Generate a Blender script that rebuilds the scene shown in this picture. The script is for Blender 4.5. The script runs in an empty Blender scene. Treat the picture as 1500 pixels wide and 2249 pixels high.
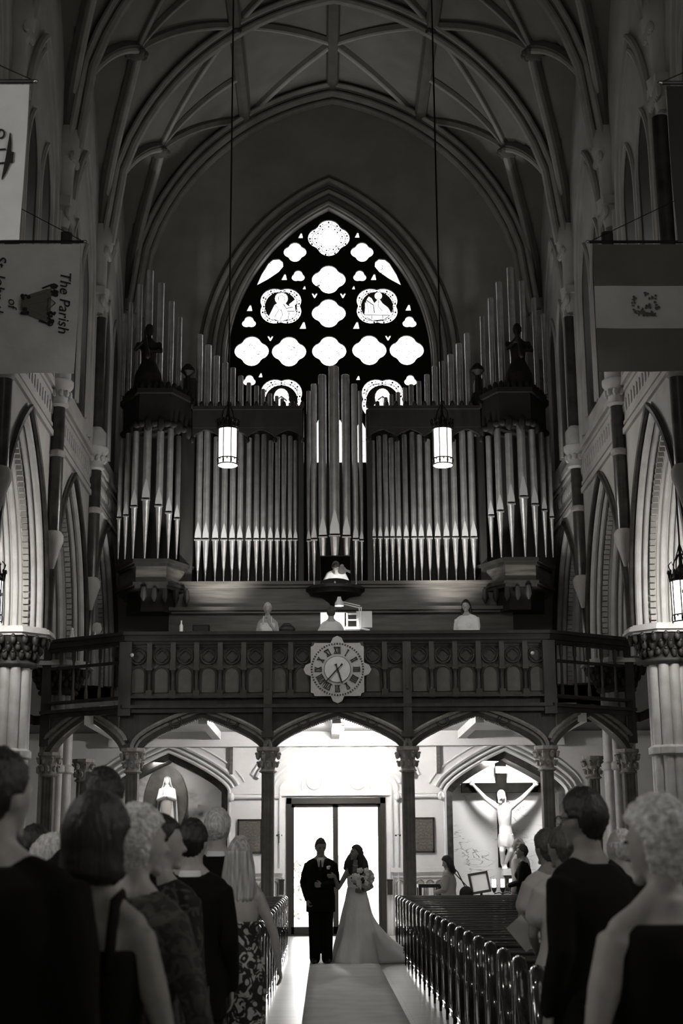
import bpy, bmesh, math, random
from math import sin, cos, pi, sqrt, atan2, radians
from mathutils import Vector, Matrix, noise
from mathutils.geometry import tessellate_polygon
random.seed(7)
SC = bpy.context.scene
COL = SC.collection

# ------------------------------------------------------------------ camera
CAMZ = 1.5
TILT, YAW, ROLL = math.atan(0.2433), math.atan(43 / 3124), radians(0.4)
FPX = 50 / 36 * 2249
F_ = Vector((sin(YAW) * cos(TILT), cos(YAW) * cos(TILT), sin(TILT)))
R0 = Vector((cos(YAW), -sin(YAW), 0))
U0 = R0.cross(F_)
R_ = R0 * cos(ROLL) - U0 * sin(ROLL)
U_ = U0 * cos(ROLL) + R0 * sin(ROLL)
cam = bpy.data.cameras.new('camera')
cam.sensor_fit = 'VERTICAL'; cam.sensor_height = 36; cam.sensor_width = 24; cam.lens = 50
cam.clip_start = 0.05; cam.clip_end = 300
cam.dof.use_dof = True; cam.dof.focus_distance = 23.5; cam.dof.aperture_fstop = 4.0
camo = bpy.data.objects.new('camera', cam); COL.objects.link(camo)
camo.matrix_world = Matrix.Translation((0, 0, CAMZ)) @ Matrix((R_, U_, -F_)).transposed().to_4x4()
SC.camera = camo

def P(px, py, Y):
    """world point at distance Y down the nave that a photo pixel shows"""
    d = F_ + R_ * ((px - 750) / FPX) + U_ * ((1124.5 - py) / FPX)
    t = Y / d.y
    return Vector((d.x * t, Y, CAMZ + d.z * t))

AX = 0.28            # axis of the nave

# ------------------------------------------------------------------ world, light, exposure
SC.view_settings.view_transform = 'Standard'
SC.view_settings.look = 'None'
SC.view_settings.exposure = 0.0
SC.view_settings.gamma = 1.0
w = bpy.data.worlds.new('overcast_sky'); SC.world = w; w.use_nodes = True
bg = w.node_tree.nodes['Background']
bg.inputs[0].default_value = (1.0, 0.985, 0.96, 1)
bg.inputs[1].default_value = 13.0

def area(name, loc, target, size, power, size_y=None, portal=False, spread=180, col=(1, .98, .95)):
    l = bpy.data.lights.new(name, 'AREA'); l.energy = power; l.size = size; l.color = col
    if size_y: l.shape = 'RECTANGLE'; l.size_y = size_y
    l.spread = radians(spread)
    if portal: l.cycles.is_portal = True
    o = bpy.data.objects.new(name, l); COL.objects.link(o)
    o.location = loc
    o.rotation_euler = (Vector(target) - Vector(loc)).to_track_quat('-Z', 'Y').to_euler()
    return o
def point(name, loc, power, radius=.08, col=(1, .97, .92)):
    l = bpy.data.lights.new(name, 'POINT'); l.energy = power; l.shadow_soft_size = radius; l.color = col
    o = bpy.data.objects.new(name, l); COL.objects.link(o); o.location = loc
    return o
def spot(name, loc, target, power, angle=60, blend=.6, radius=.08):
    l = bpy.data.lights.new(name, 'SPOT'); l.energy = power; l.spot_size = radians(angle); l.spot_blend = blend
    l.shadow_soft_size = radius; l.color = (1, .98, .94)
    o = bpy.data.objects.new(name, l); COL.objects.link(o); o.location = loc
    o.rotation_euler = (Vector(target) - Vector(loc)).to_track_quat('-Z', 'Y').to_euler()
    return o

# daylight through the glazed door (portal for the sky)
area('door_daylight', (AX, 30.0, 1.3), (AX, 0, 1.3), 2.0, 1, 2.6, portal=True)
# added soft fill from behind the photographer; no chancel windows are built
area('chancel_window_light', (AX, -9.5, 9.0), (AX, 25, 9), 5, 80, 8)
# lamp under the gallery, lanterns, work lamps of the gallery
point('vestibule_lamp_light', P(742, 1600, 27.4), 1700, .14)
area('crucifix_niche_light', P(1118, 1672, 29.66), P(1105, 1905, 30.25), 1.3, 240, .12)
area('madonna_niche_light', P(380, 1676, 29.66), P(365, 1800, 30.1), .8, 30, .12)
for i, px in enumerate((478, 985)):
    spot('gallery_floodlight_beam', P(px, 1380, 27.5), P(px, 1150, 28.8), 760, 75, 1.0, .12)
for i, px in enumerate((320, 1160)):
    spot('tower_floodlight_beam', P(px, 1385, 27.2), P(px, 1100, 28.2), 200, 75, 1.0, .12)
for s, px in ((-1, -22), (1, 1512)):
    point('aisle_lantern_light', P(px, 1310, 21.25), 90, .16)
for s in (-1, 1):
    point('near_lantern_light', (AX + s * 5.25, 5.0, 5.72), 300, .16)  # added out-of-frame fill for the banners and nearest guests
for px in (500, 973):
    point('nave_lantern_light', P(px, 1030, 23) + Vector((0, 0, -.12)), 95, .14)

# ------------------------------------------------------------------ materials
def tint(g):
    if isinstance(g, tuple): return (*g, 1)
    k = max(0, 1 - g * 1.6)
    return (g * (1 + .10 * k), g * (1 + .01 * k), g * (1 - .13 * k), 1)
def mat(name, g, rough=.7, metal=0, var=.0, scale=6, bump=0, bscale=40, emit=0, coat=0, stretch=None, g2=None, spec=.5, alpha=None):
    m = bpy.data.materials.new(name); m.use_nodes = True
    nt = m.node_tree; N = nt.nodes; L = nt.links
    b = N['Principled BSDF']
    b.inputs['Base Color'].default_value = tint(g)
    b.inputs['Roughness'].default_value = rough
    b.inputs['Metallic'].default_value = metal
    b.inputs['Specular IOR Level'].default_value = spec
    if coat: b.inputs['Coat Weight'].default_value = coat; b.inputs['Coat Roughness'].default_value = .06
    if emit:
        b.inputs['Emission Color'].default_value = (1, .985, .96, 1)
        b.inputs['Emission Strength'].default_value = emit
    tc = N.new('ShaderNodeTexCoord'); mp = N.new('ShaderNodeMapping')
    L.new(tc.outputs['Object'], mp.inputs[0])
    if stretch: mp.inputs['Scale'].default_value = stretch
    if var or g2 is not None:
        n = N.new('ShaderNodeTexNoise'); n.inputs['Scale'].default_value = scale; n.inputs['Detail'].default_value = 5
        L.new(mp.outputs[0], n.inputs[0])
        r = N.new('ShaderNodeValToRGB')
        if g2 is None: ga, gb = g * (1 - var), g * (1 + var)
        else: ga, gb = g, g2
        r.color_ramp.elements[0].position = .35; r.color_ramp.elements[1].position = .65
        r.color_ramp.elements[0].color = tint(ga); r.color_ramp.elements[1].color = tint(min(1, gb))
        L.new(n.outputs[0], r.inputs[0]); L.new(r.outputs[0], b.inputs['Base Color'])
    if bump:
        n2 = N.new('ShaderNodeTexNoise'); n2.inputs['Scale'].default_value = bscale; n2.inputs['Detail'].default_value = 4
        L.new(mp.outputs[0], n2.inputs[0])
        bm = N.new('ShaderNodeBump'); bm.inputs['Strength'].default_value = bump; bm.inputs['Distance'].default_value = .02
        L.new(n2.outputs[0], bm.inputs['Height']); L.new(bm.outputs[0], b.inputs['Normal'])
    return m

M = {}
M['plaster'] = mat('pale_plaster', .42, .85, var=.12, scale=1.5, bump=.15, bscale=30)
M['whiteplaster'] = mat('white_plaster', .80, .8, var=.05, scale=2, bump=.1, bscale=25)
M['stone'] = mat('moulded_stone', .36, .75, var=.15, scale=3, bump=.2, bscale=40)
M['lightstone'] = mat('light_stone', .50, .6, var=.12, scale=4, bump=.15, bscale=30)
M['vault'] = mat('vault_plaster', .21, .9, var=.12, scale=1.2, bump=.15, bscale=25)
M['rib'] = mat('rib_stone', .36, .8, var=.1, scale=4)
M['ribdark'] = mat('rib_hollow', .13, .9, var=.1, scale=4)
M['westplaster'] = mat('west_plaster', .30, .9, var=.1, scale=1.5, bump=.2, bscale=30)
M['darkmarble'] = mat('dark_marble', .035, .3, var=.5, scale=5)
M['darkwood'] = mat('dark_carved_wood', .012, .5, var=.4, scale=8, stretch=(1, 1, .15))
M['balwood'] = mat('balcony_oak', .028, .5, var=.35, scale=6, stretch=(1, 1, .2), bump=.2, bscale=30)
M['balrelief'] = mat('balcony_relief_oak', .042, .5, var=.3, scale=8, stretch=(1, 1, .2))
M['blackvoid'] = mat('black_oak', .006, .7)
M['organwood'] = mat('organ_base_oak', .055, .42, var=.4, scale=5, stretch=(.3, 1, 3))
M['pewwood'] = mat('varnished_pew_wood', .018, .14, var=.4, scale=9, stretch=(.2, 1, 1), coat=1)
M['pewback'] = mat('pew_back_wood', .03, .35, var=.4, scale=9, stretch=(.15, 1, 3), coat=.3)
M['pipe'] = mat('pipe_metal', .66, .36, metal=.9, var=.12, scale=6)
M['pipemouth'] = mat('pipe_lip_metal', .80, .42, metal=.7)
M['black'] = mat('matte_black', .004, .6, spec=.2)
M['iron'] = mat('wrought_iron', .015, .45, metal=.3)
M['clockface'] = mat('clock_face', .50, .6, var=.08, scale=10)
M['clockcentre'] = mat('clock_centre', .72, .6, var=.06, scale=10)
M['clockmark'] = mat('clock_mark', .02, .6)
M['column'] = mat('column_stone', .09, .5, var=.25, scale=5, bump=.1, bscale=40)
M['capital'] = mat('capital_stone', .26, .6, var=.2, scale=12, bump=.3, bscale=50)
M['marbledark'] = mat('niche_dark_marble', .03, .6, var=.6, scale=7)
M['statue'] = mat('white_marble_statue', .82, .5, var=.04, scale=4)
M['statuegrey'] = mat('painted_statue_cloth', .30, .6)
M['cross'] = mat('dark_cross_wood', .008, .85, spec=.1, var=.4, scale=5)
M['doorframe'] = mat('bronze_door_frame', .03, .4, metal=.2)
M['brass'] = mat('polished_brass', .5, .25, metal=1)
M['plaque'] = mat('bronze_plaque', .11, .5, var=.3, scale=30, bump=.3, bscale=90)
M['runner'] = mat('aisle_cloth', .85, .9, var=.06, scale=3, bump=.25, bscale=14)
M['skin'] = mat('skin', .36, .55, var=.06, scale=20)
M['skindim'] = mat('skin_tanned', .22, .6, var=.06, scale=20)
M['suit'] = mat('black_suit_wool', .005, .9, spec=.15)
M['shirt'] = mat('white_shirt', .75, .8)
M['hairdark'] = mat('dark_hair', .012, .5, var=.5, scale=60, stretch=(1, 1, .15), bump=.5, bscale=80)
M['hairgrey'] = mat('grey_hair', .70, .6, var=.35, scale=60, bump=.9, bscale=70)
M['hairsilver'] = mat('silver_hair', .60, .6, var=.35, scale=70, stretch=(1, 1, .25), bump=.8, bscale=90)
M['hairblond'] = mat('blond_hair', .46, .45, var=.45, scale=60, stretch=(1, 1, .08), bump=.6, bscale=80)
M['hairbrown'] = mat('brown_hair', .07, .55, var=.4, scale=60, stretch=(1, 1, .2), bump=.5, bscale=80)
M['dress'] = mat('white_satin', .85, .45, var=.05, scale=5, bump=.35, bscale=7)
M['blackdress'] = mat('black_cloth', .005, .9, spec=.15)
M['tee'] = mat('grey_tee_cloth', .42, .85, var=.06, scale=8)
M['white'] = mat('white_cloth', .78, .8)
M['paper'] = mat('white_paper', .85, .7)
M['bannerwhite'] = mat('white_banner_cloth', .72, .9, var=.08, scale=2.5, bump=.3, bscale=9)
M['bannergrey'] = mat('grey_banner_cloth', .15, .9, var=.08, scale=2.5, bump=.3, bscale=9)
M['bannermid'] = mat('pale_banner_cloth', .62, .9, var=.06, scale=2.5, bump=.3, bscale=9)
M['ink'] = mat('banner_ink', .02, .9)
M['inkgrey'] = mat('banner_ink_grey', .12, .9)
M['lampglass'] = mat('lit_lantern_glass', .9, .5, emit=5.0)
M['bulb'] = mat('lit_bulb', .9, .5, emit=45)
M['lampwhite'] = mat('white_enamel', .85, .4)
M['screenlit'] = mat('lit_music_page', .9, .6)
M['darkglass'] = mat('ruby_glass', .02, .3)
M['leather'] = mat('black_leather', .01, .5)
M['concrete'] = mat('outside_paving', .45, .8, var=.1, scale=3)
M['leaf'] = mat('outside_leaves', .22, .8, var=.5, scale=12)

def cloth_pattern(name, ga, gb, scale, thr=.5):
    m = bpy.data.materials.new(name); m.use_nodes = True
    nt = m.node_tree; N = nt.nodes; L = nt.links; b = N['Principled BSDF']; b.inputs['Roughness'].default_value = .85
    tc = N.new('ShaderNodeTexCoord'); n = N.new('ShaderNodeTexNoise'); n.inputs['Scale'].default_value = scale
    n.inputs['Detail'].default_value = 1.5; n.inputs['Distortion'].default_value = 2.2
    r = N.new('ShaderNodeValToRGB'); r.color_ramp.elements[0].position = thr - .03; r.color_ramp.elements[1].position = thr + .03
    r.color_ramp.elements[0].color = tint(ga); r.color_ramp.elements[1].color = tint(gb)
    L.new(tc.outputs['Object'], n.inputs[0]); L.new(n.outputs[0], r.inputs[0]); L.new(r.outputs[0], b.inputs['Base Color'])
    return m
M['floral'] = cloth_pattern('floral_dress_cloth', .012, .42, 13, .54)
M['paisley'] = cloth_pattern('dark_patterned_cloth', .006, .05, 14, .55)
M['swirl'] = cloth_pattern('dim_tweed_cloth', .02, .05, 16, .5)

def floor_mat():
    m = bpy.data.materials.new('polished_floorboards'); m.use_nodes = True
    nt = m.node_tree; N = nt.nodes; L = nt.links; b = N['Principled BSDF']
    tc = N.new('ShaderNodeTexCoord'); mp = N.new('ShaderNodeMapping'); mp.inputs['Scale'].default_value = (1, 1, 1)
    L.new(tc.outputs['Object'], mp.inputs[0])
    br = N.new('ShaderNodeTexBrick'); br.inputs['Scale'].default_value = 1.0
    br.inputs['Brick Width'].default_value = 1.7; br.inputs['Row Height'].default_value = .11; br.inputs['Mortar Size'].default_value = .004
    br.inputs['Color1'].default_value = tint(.30); br.inputs['Color2'].default_value = tint(.38); br.inputs['Mortar'].default_value = tint(.08)
    L.new(mp.outputs[0], br.inputs[0]); L.new(br.outputs[0], b.inputs['Base Color'])
    n = N.new('ShaderNodeTexNoise'); n.inputs['Scale'].default_value = 3; mp2 = N.new('ShaderNodeMapping'); mp2.inputs['Scale'].default_value = (.6, 6, 1)
    L.new(tc.outputs['Object'], mp2.inputs[0]); L.new(mp2.outputs[0], n.inputs[0])
    bm = N.new('ShaderNodeBump'); bm.inputs['Strength'].default_value = .12; bm.inputs['Distance'].default_value = .01
    L.new(n.outputs[0], bm.inputs['Height']); L.new(bm.outputs[0], b.inputs['Normal'])
    b.inputs['Roughness'].default_value = .30
    return m
M['floor'] = floor_mat()

def marble_mat(name, ga, gb, scale, width, rough=.4, stretch=(1, 1, 2.2)):
    m = bpy.data.materials.new(name); m.use_nodes = True
    nt = m.node_tree; N = nt.nodes; L = nt.links; b = N['Principled BSDF']; b.inputs['Roughness'].default_value = rough
    tc = N.new('ShaderNodeTexCoord'); mp = N.new('ShaderNodeMapping'); mp.inputs['Scale'].default_value = stretch
    mp.inputs['Rotation'].default_value = (0, .45, 0)
    L.new(tc.outputs['Object'], mp.inputs[0])
    n = N.new('ShaderNodeTexNoise'); n.inputs['Scale'].default_value = scale; n.inputs['Detail'].default_value = 6; n.inputs['Distortion'].default_value = .6
    L.new(mp.outputs[0], n.inputs[0])
    s = N.new('ShaderNodeMath'); s.operation = 'SUBTRACT'; s.inputs[1].default_value = .5; L.new(n.outputs[0], s.inputs[0])
    a = N.new('ShaderNodeMath'); a.operation = 'ABSOLUTE'; L.new(s.outputs[0], a.inputs[0])
    n3 = N.new('ShaderNodeTexNoise'); n3.inputs['Scale'].default_value = scale * .7; L.new(tc.outputs['Object'], n3.inputs[0])
    r3 = N.new('ShaderNodeValToRGB'); r3.color_ramp.elements[0].position = .46; r3.color_ramp.elements[1].position = .64
    L.new(n3.outputs[0], r3.inputs[0])
    r = N.new('ShaderNodeValToRGB'); r.color_ramp.elements[0].position = 0; r.color_ramp.elements[1].position = width
    r.color_ramp.elements[0].color = tint(gb); r.color_ramp.elements[1].color = tint(ga)
    L.new(a.outputs[0], r.inputs[0])
    mx = N.new('ShaderNodeMix'); mx.data_type = 'RGBA'
    L.new(r3.outputs[0], mx.inputs[0]); mx.inputs[6].default_value = tint(ga); L.new(r.outputs[0], mx.inputs[7])
    L.new(mx.outputs[2], b.inputs['Base Color'])
    return m
M['marble'] = marble_mat('veined_white_marble', .78, .16, 2.1, .016)
M['grotto'] = marble_mat('painted_grotto_rock', .45, .07, 1.6, .10, .8, (1, 1, 1.2))

def stained(name, strength, scale, lead):
    m = bpy.data.materials.new(name); m.use_nodes = True
    nt = m.node_tree; N = nt.nodes; L = nt.links; b = N['Principled BSDF']
    b.inputs['Base Color'].default_value = (.05, .05, .05, 1); b.inputs['Roughness'].default_value = .3
    tc = N.new('ShaderNodeTexCoord'); v = N.new('ShaderNodeTexVoronoi'); v.feature = 'DISTANCE_TO_EDGE'; v.inputs['Scale'].default_value = scale
    L.new(tc.outputs['Object'], v.inputs[0])
    r = N.new('ShaderNodeValToRGB'); r.color_ramp.elements[0].position = lead * .4; r.color_ramp.elements[1].position = lead
    r.color_ramp.elements[0].color = (.06, .06, .06, 1); r.color_ramp.elements[1].color = (1, 1, 1, 1)
    L.new(v.outputs[0], r.inputs[0])
    n = N.new('ShaderNodeTexNoise'); n.inputs['Scale'].default_value = scale * .8; L.new(tc.outputs['Object'], n.inputs[0])
    r2 = N.new('ShaderNodeValToRGB'); r2.color_ramp.elements[0].position = .34; r2.color_ramp.elements[1].position = .42
    r2.color_ramp.elements[0].color = (0, 0, 0, 1); r2.color_ramp.elements[1].color = (1, 1, 1, 1)
    L.new(n.outputs[0], r2.inputs[0])
    mx = N.new('ShaderNodeMix'); mx.data_type = 'RGBA'; L.new(r2.outputs[0], mx.inputs[0])
    L.new(r.outputs[0], mx.inputs[6]); mx.inputs[7].default_value = (1, 1, 1, 1)
    L.new(mx.outputs[2], b.inputs['Emission Color']); b.inputs['Emission Strength'].default_value = strength
    return m
M['glass'] = stained('stained_glass', 2.6, 9, .05)
M['glassfine'] = stained('stained_glass_leaded', 2.2, 12, .11)
M['glassplain'] = stained('stained_glass_plain', 2.8, 3, .02)

def pane_mat():
    m = bpy.data.materials.new('clear_door_glass'); m.use_nodes = True
    nt = m.node_tree; N = nt.nodes; L = nt.links; N.remove(N['Principled BSDF'])
    t = N.new('ShaderNodeBsdfTransparent'); g = N.new('ShaderNodeBsdfGlossy'); g.inputs['Roughness'].default_value = .02
    mx = N.new('ShaderNodeMixShader'); mx.inputs[0].default_value = .06
    t.inputs[0].default_value = (.95, .95, .95, 1)
    L.new(t.outputs[0], mx.inputs[1]); L.new(g.outputs[0], mx.inputs[2]); L.new(mx.outputs[0], N['Material Output'].inputs[0])
    return m
M['pane'] = pane_mat()
def mirror_mat():
    m = bpy.data.materials.new('mirror_silver'); m.use_nodes = True
    b = m.node_tree.nodes['Principled BSDF']; b.inputs['Metallic'].default_value = 1; b.inputs['Roughness'].default_value = .01
    b.inputs['Base Color'].default_value = (.92, .92, .92, 1)
    return m
M['mirror'] = mirror_mat()

# ------------------------------------------------------------------ helpers
def wm(o):
    if o is None: return Matrix.Identity(4)
    return wm(o.parent) @ o.matrix_basis
def tag(o, label=None, cat=None, group=None, kind=None):
    if label: o['label'] = label
    if cat: o['category'] = cat
    if group: o['group'] = group
    if kind: o['kind'] = kind
    return o
def thing(name, label, cat, loc=(0, 0, 0), rz=0, group=None, kind=None):
    o = bpy.data.objects.new(name, None); COL.objects.link(o)
    o.empty_display_size = .1
    o.location = loc; o.rotation_euler = (0, 0, rz)
    return tag(o, label, cat, group, kind)
def copy_tree(o, parent=None):
    c = o.copy(); COL.objects.link(c); c.parent = parent
    for ch in o.children: copy_tree(ch, c)
    return c

class MB:
    def __init__(s): s.v = []; s.f = []; s.smooth = False
    def add(s, vs, fs):
        o = len(s.v); s.v += [Vector(v) for v in vs]; s.f += [[i + o for i in f] for f in fs]; return s
    def box(s, a, b, top=1.0):
        x0, y0, z0 = a; x1, y1, z1 = b
        cx, cy = (x0 + x1) / 2, (y0 + y1) / 2
        vs = [(x0, y0, z0), (x1, y0, z0), (x1, y1, z0), (x0, y1, z0)]
        vs += [(cx + (x - cx) * top, cy + (y - cy) * top, z1) for x, y in ((x0, y0), (x1, y0), (x1, y1), (x0, y1))]
        return s.add(vs, [(3, 2, 1, 0), (4, 5, 6, 7), (0, 1, 5, 4), (1, 2, 6, 5), (2, 3, 7, 6), (3, 0, 4, 7)])
    def rings(s, rs, closed=True, caps=True):
        n = len(rs[0]); o = len(s.v)
        for r in rs: s.v += [Vector(p) for p in r]
        for i in range(len(rs) - 1):
            for j in range(n if closed else n - 1):
                k = (j + 1) % n
                s.f.append([o + i * n + j, o + i * n + k, o + (i + 1) * n + k, o + (i + 1) * n + j])
        if caps:
            s.f.append([o + j for j in range(n)][::-1]); s.f.append([o + (len(rs) - 1) * n + j for j in range(n)])
        return s
    def lathe(s, prof, c=(0, 0, 0), n=16, sx=1, sy=1, ph=0):
        c = Vector(c)
        return s.rings([[c + Vector((r * sx * cos(2 * pi * j / n + ph), r * sy * sin(2 * pi * j / n + ph), z)) for j in range(n)] for r, z in prof])
    def tube(s, pts, rad, n=8, ends=True, flat=None):
        pts = [Vector(p) for p in pts]; m = len(pts)
        if not hasattr(rad, '__len__'): rad = [rad] * m
        t0 = (pts[1] - pts[0]).normalized()
        a = Vector((0, 0, 1)) if abs(t0.z) < .9 else Vector((1, 0, 0))
        u = a.cross(t0).normalized(); rs = []
        for i in range(m):
            t = (pts[min(i + 1, m - 1)] - pts[max(i - 1, 0)]).normalized()
            u = (u - t * u.dot(t)).normalized(); w_ = t.cross(u)
            rs.append([pts[i] + (u * cos(2 * pi * j / n) + w_ * sin(2 * pi * j / n) * (flat or 1)) * rad[i] for j in range(n)])
        return s.rings(rs, caps=ends)
    def limb(s, pts, rad, n=12):
        """tube with round ends"""
        pts = [Vector(p) for p in pts]; rad = list(rad) if hasattr(rad, '__len__') else [rad] * len(pts)
        d0 = (pts[0] - pts[1]).normalized(); d1 = (pts[-1] - pts[-2]).normalized(); q = []
        rr = []
        for k in (.98, .8, .45): q.append(pts[0] + d0 * rad[0] * k); rr.append(rad[0] * sqrt(1 - k * k))
        q += pts; rr += rad
        for k in (.45, .8, .98): q.append(pts[-1] + d1 * rad[-1] * k); rr.append(rad[-1] * sqrt(1 - k * k))
        return s.tube(q, rr, n)
    def ell(s, c, r, n=12, m=8, fn=None):
        c = Vector(c); rs = []
        r = r if hasattr(r, '__len__') else (r, r, r)
        for i in range(m + 1):
            a = -pi / 2 + pi * (i if 0 < i < m else (.02 if i == 0 else m - .02)) / m
            ring = []
            for j in range(n):
                d = Vector((cos(a) * cos(2 * pi * j / n), cos(a) * sin(2 * pi * j / n), sin(a)))
                if fn: d = fn(d)
                ring.append(c + Vector((d.x * r[0], d.y * r[1], d.z * r[2])))
            rs.append(ring)
        return s.rings(rs)
    def poly(s, pts, axis, d0, d1):
        """prism: 2D outline extruded along an axis ('x': pts=(y,z); 'y': pts=(x,z); 'z': pts=(x,y))"""
        def e(p, d):
            return {'x': (d, p[0], p[1]), 'y': (p[0], d, p[1]), 'z': (p[0], p[1], d)}[axis]
        n = len(pts); tri = tessellate_polygon([[Vector((p[0], p[1], 0)) for p in pts]])
        vs = [e(p, d0) for p in pts] + [e(p, d1) for p in pts]
        fs = [list(t) for t in tri] + [[i + n for i in t][::-1] for t in tri] + [[i, (i + 1) % n, n + (i + 1) % n, n + i] for i in range(n)]
        return s.add(vs, fs)
    def xf(s, m):
        s.v = [m @ v for v in s.v]; return s
    def join(s, o, m=None):
        return s.add([m @ v for v in o.v] if m else o.v, o.f)
    def build(s, name, mt, parent=None, world=True, smooth=None, label=None, remesh=0, sub=0, bevel=0, extra=None):
        me = bpy.data.meshes.new(name)
        inv = wm(parent).inverted() if (parent is not None and world) else None
        me.from_pydata([(inv @ v if inv else v)[:] for v in s.v], [], s.f)
        bm = bmesh.new(); bm.from_mesh(me); bmesh.ops.recalc_face_normals(bm, faces=bm.faces); bm.to_mesh(me); bm.free()
        if mt is not None: me.materials.append(mt)
        o = bpy.data.objects.new(name, me); COL.objects.link(o); o.parent = parent
        if label: o['label'] = label
        if smooth == 'auto':
            sm = [True] * len(me.polygons); me.polygons.foreach_set('use_smooth', sm)
            try: me.set_sharp_from_angle(angle=radians(38))
            except Exception: pass
        elif smooth: me.polygons.foreach_set('use_smooth', [True] * len(me.polygons))
        if remesh:
            r = o.modifiers.new('r', 'REMESH'); r.mode = 'VOXEL'; r.voxel_size = remesh; r.use_smooth_shade = True
            c = o.modifiers.new('s', 'SMOOTH'); c.iterations = 3; c.factor = .5
        if sub:
            c = o.modifiers.new('s', 'SUBSURF'); c.levels = sub; c.render_levels = sub
        if bevel:
            c = o.modifiers.new('b', 'BEVEL'); c.width = bevel; c.segments = 2; c.limit_method = 'ANGLE'
        return o

def plate(name, outline, holes, y0, y1, mt, parent=None, extra=None, axis='y', kind=None):
    """flat plate in the XZ plane (axis y) or YZ plane (axis x) with holes, thickness y0..y1"""
    cu = bpy.data.curves.new(name, 'CURVE'); cu.dimensions = '2D'; cu.fill_mode = 'BOTH'
    for pl in [outline] + holes:
        sp = cu.splines.new('POLY'); sp.points.add(len(pl) - 1)
        for k, p in enumerate(pl): sp.points[k].co = (p[0], p[1], 0, 1)
        sp.use_cyclic_u = True
    cu.extrude = abs(y1 - y0) / 2
    o = bpy.data.objects.new('tmp', cu); COL.objects.link(o)
    dg = bpy.context.evaluated_depsgraph_get(); dg.update()
    me = bpy.data.meshes.new_from_object(o.evaluated_get(dg))
    bpy.data.objects.remove(o)
    mid = (y0 + y1) / 2
    mb = MB()
    for v in me.vertices:
        x, z, d = v.co
        mb.v.append(Vector((x, mid - d, z)) if axis == 'y' else Vector((mid + d, x, z)))
    mb.f = [list(p.vertices) for p in me.polygons]
    bpy.data.meshes.remove(me)
    if extra: mb.join(extra)
    ob = mb.build(name, mt, parent)
    if kind: tag(ob, kind=kind)
    return ob

def arch(c, half, z0, rise, n=16, legs=None):
    """pointed arch outline left springing -> apex -> right springing, as (u, z)"""
    k = (half * half - rise * rise) / (2 * half); r = half - k
    a_end = atan2(rise, -k)
    right = [(c + k + r * cos(a_end * i / n), z0 + r * sin(a_end * i / n)) for i in range(n + 1)]
    left = [(2 * c - u, z) for u, z in right]
    pts = left + right[::-1][1:]
    if legs is not None: pts = [(c - half, legs)] + pts + [(c + half, legs)]
    return pts
def tudor(c, half, z0, rise, n=16, p=.62, legs=None):
    us = [-1 + 2 * i / (2 * n) for i in range(2 * n + 1)]
    us = [(-1 if u < 0 else 1) * (1 - (1 - abs(u)) ** 1.6) if u else 0 for u in us]
    pts = [(c + u * half, z0 + rise * (1 - abs(u)) ** p) for u in us]
    if legs is not None: pts = [(c - half, legs)] + pts + [(c + half, legs)]
    return pts
def foil(cx, cy, r, k=4, lobe=.55, n=10, rot=0, sx=1, sy=1):
    """foiled outline"""
    pts = []; d = r * (1 - lobe); lr = r * lobe
    m = k * n
    for i in range(m):
        a = 2 * pi * i / m
        best = 0
        for q in range(k):
            b = rot + 2 * pi * q / k
            dx = cos(a - b)
            disc = lr * lr - d * d * (1 - dx * dx)
            if disc > 0: best = max(best, d * dx + sqrt(disc))
        pts.append((cx + best * cos(a) * sx, cy + best * sin(a) * sy))
    return pts
ORD = ['first', 'second', 'third', 'fourth', 'fifth', 'sixth', 'seventh', 'eighth', 'ninth', 'tenth', 'eleventh', 'twelfth', 'thirteenth', 'fourteenth', 'fifteenth', 'sixteenth', 'seventeenth', 'eighteenth', 'nineteenth', 'twentieth', 'twenty-first', 'twenty-second', 'twenty-third', 'twenty-fourth', 'twenty-fifth', 'twenty-sixth']
# ------------------------------------------------------------------ the setting: floor, walls, vault
HW, SPR, RISE = 4.83, 13.8, 5.8
BAYS = [-9, -5, -1, 3, 7, 11, 15, 19, 23, 27, 31]
def Tz(x):
    r = HW + 1.1; return SPR + sqrt(max(0, r * r - (abs(x) + 1.1) ** 2))
def Lz(y):
    d = abs(((y - 31) % 4) - 2)
    return SPR + sqrt(max(0, 3.56 ** 2 - (d + 1.56) ** 2)) * 1.0
def Vz(x, y): return max(Tz(x), Lz(y))

tag(MB().box((-11, -12, -.3), (12, 31.2, 0)).build('floor', M['floor']), kind='structure')
tag(MB().box((-30, 31.2, -.5), (30, 90, -.12)).build('ground', M['concrete']), kind='structure')

nx, y0, y1, dy = 56, -9.0, 31.0, .2
mb = MB(); ny = int((y1 - y0) / dy)
for j in range(ny + 1):
    for i in range(nx + 1):
        x = -HW + 2 * HW * i / nx; y = y0 + dy * j
        mb.v.append(Vector((AX + x, y, Vz(x, y))))
for j in range(ny):
    for i in range(nx):
        a = j * (nx + 1) + i; mb.f.append([a, a + 1, a + nx + 2, a + nx + 1])
tag(mb.build('ceiling', M['vault'], smooth='auto'), kind='structure')

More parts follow.
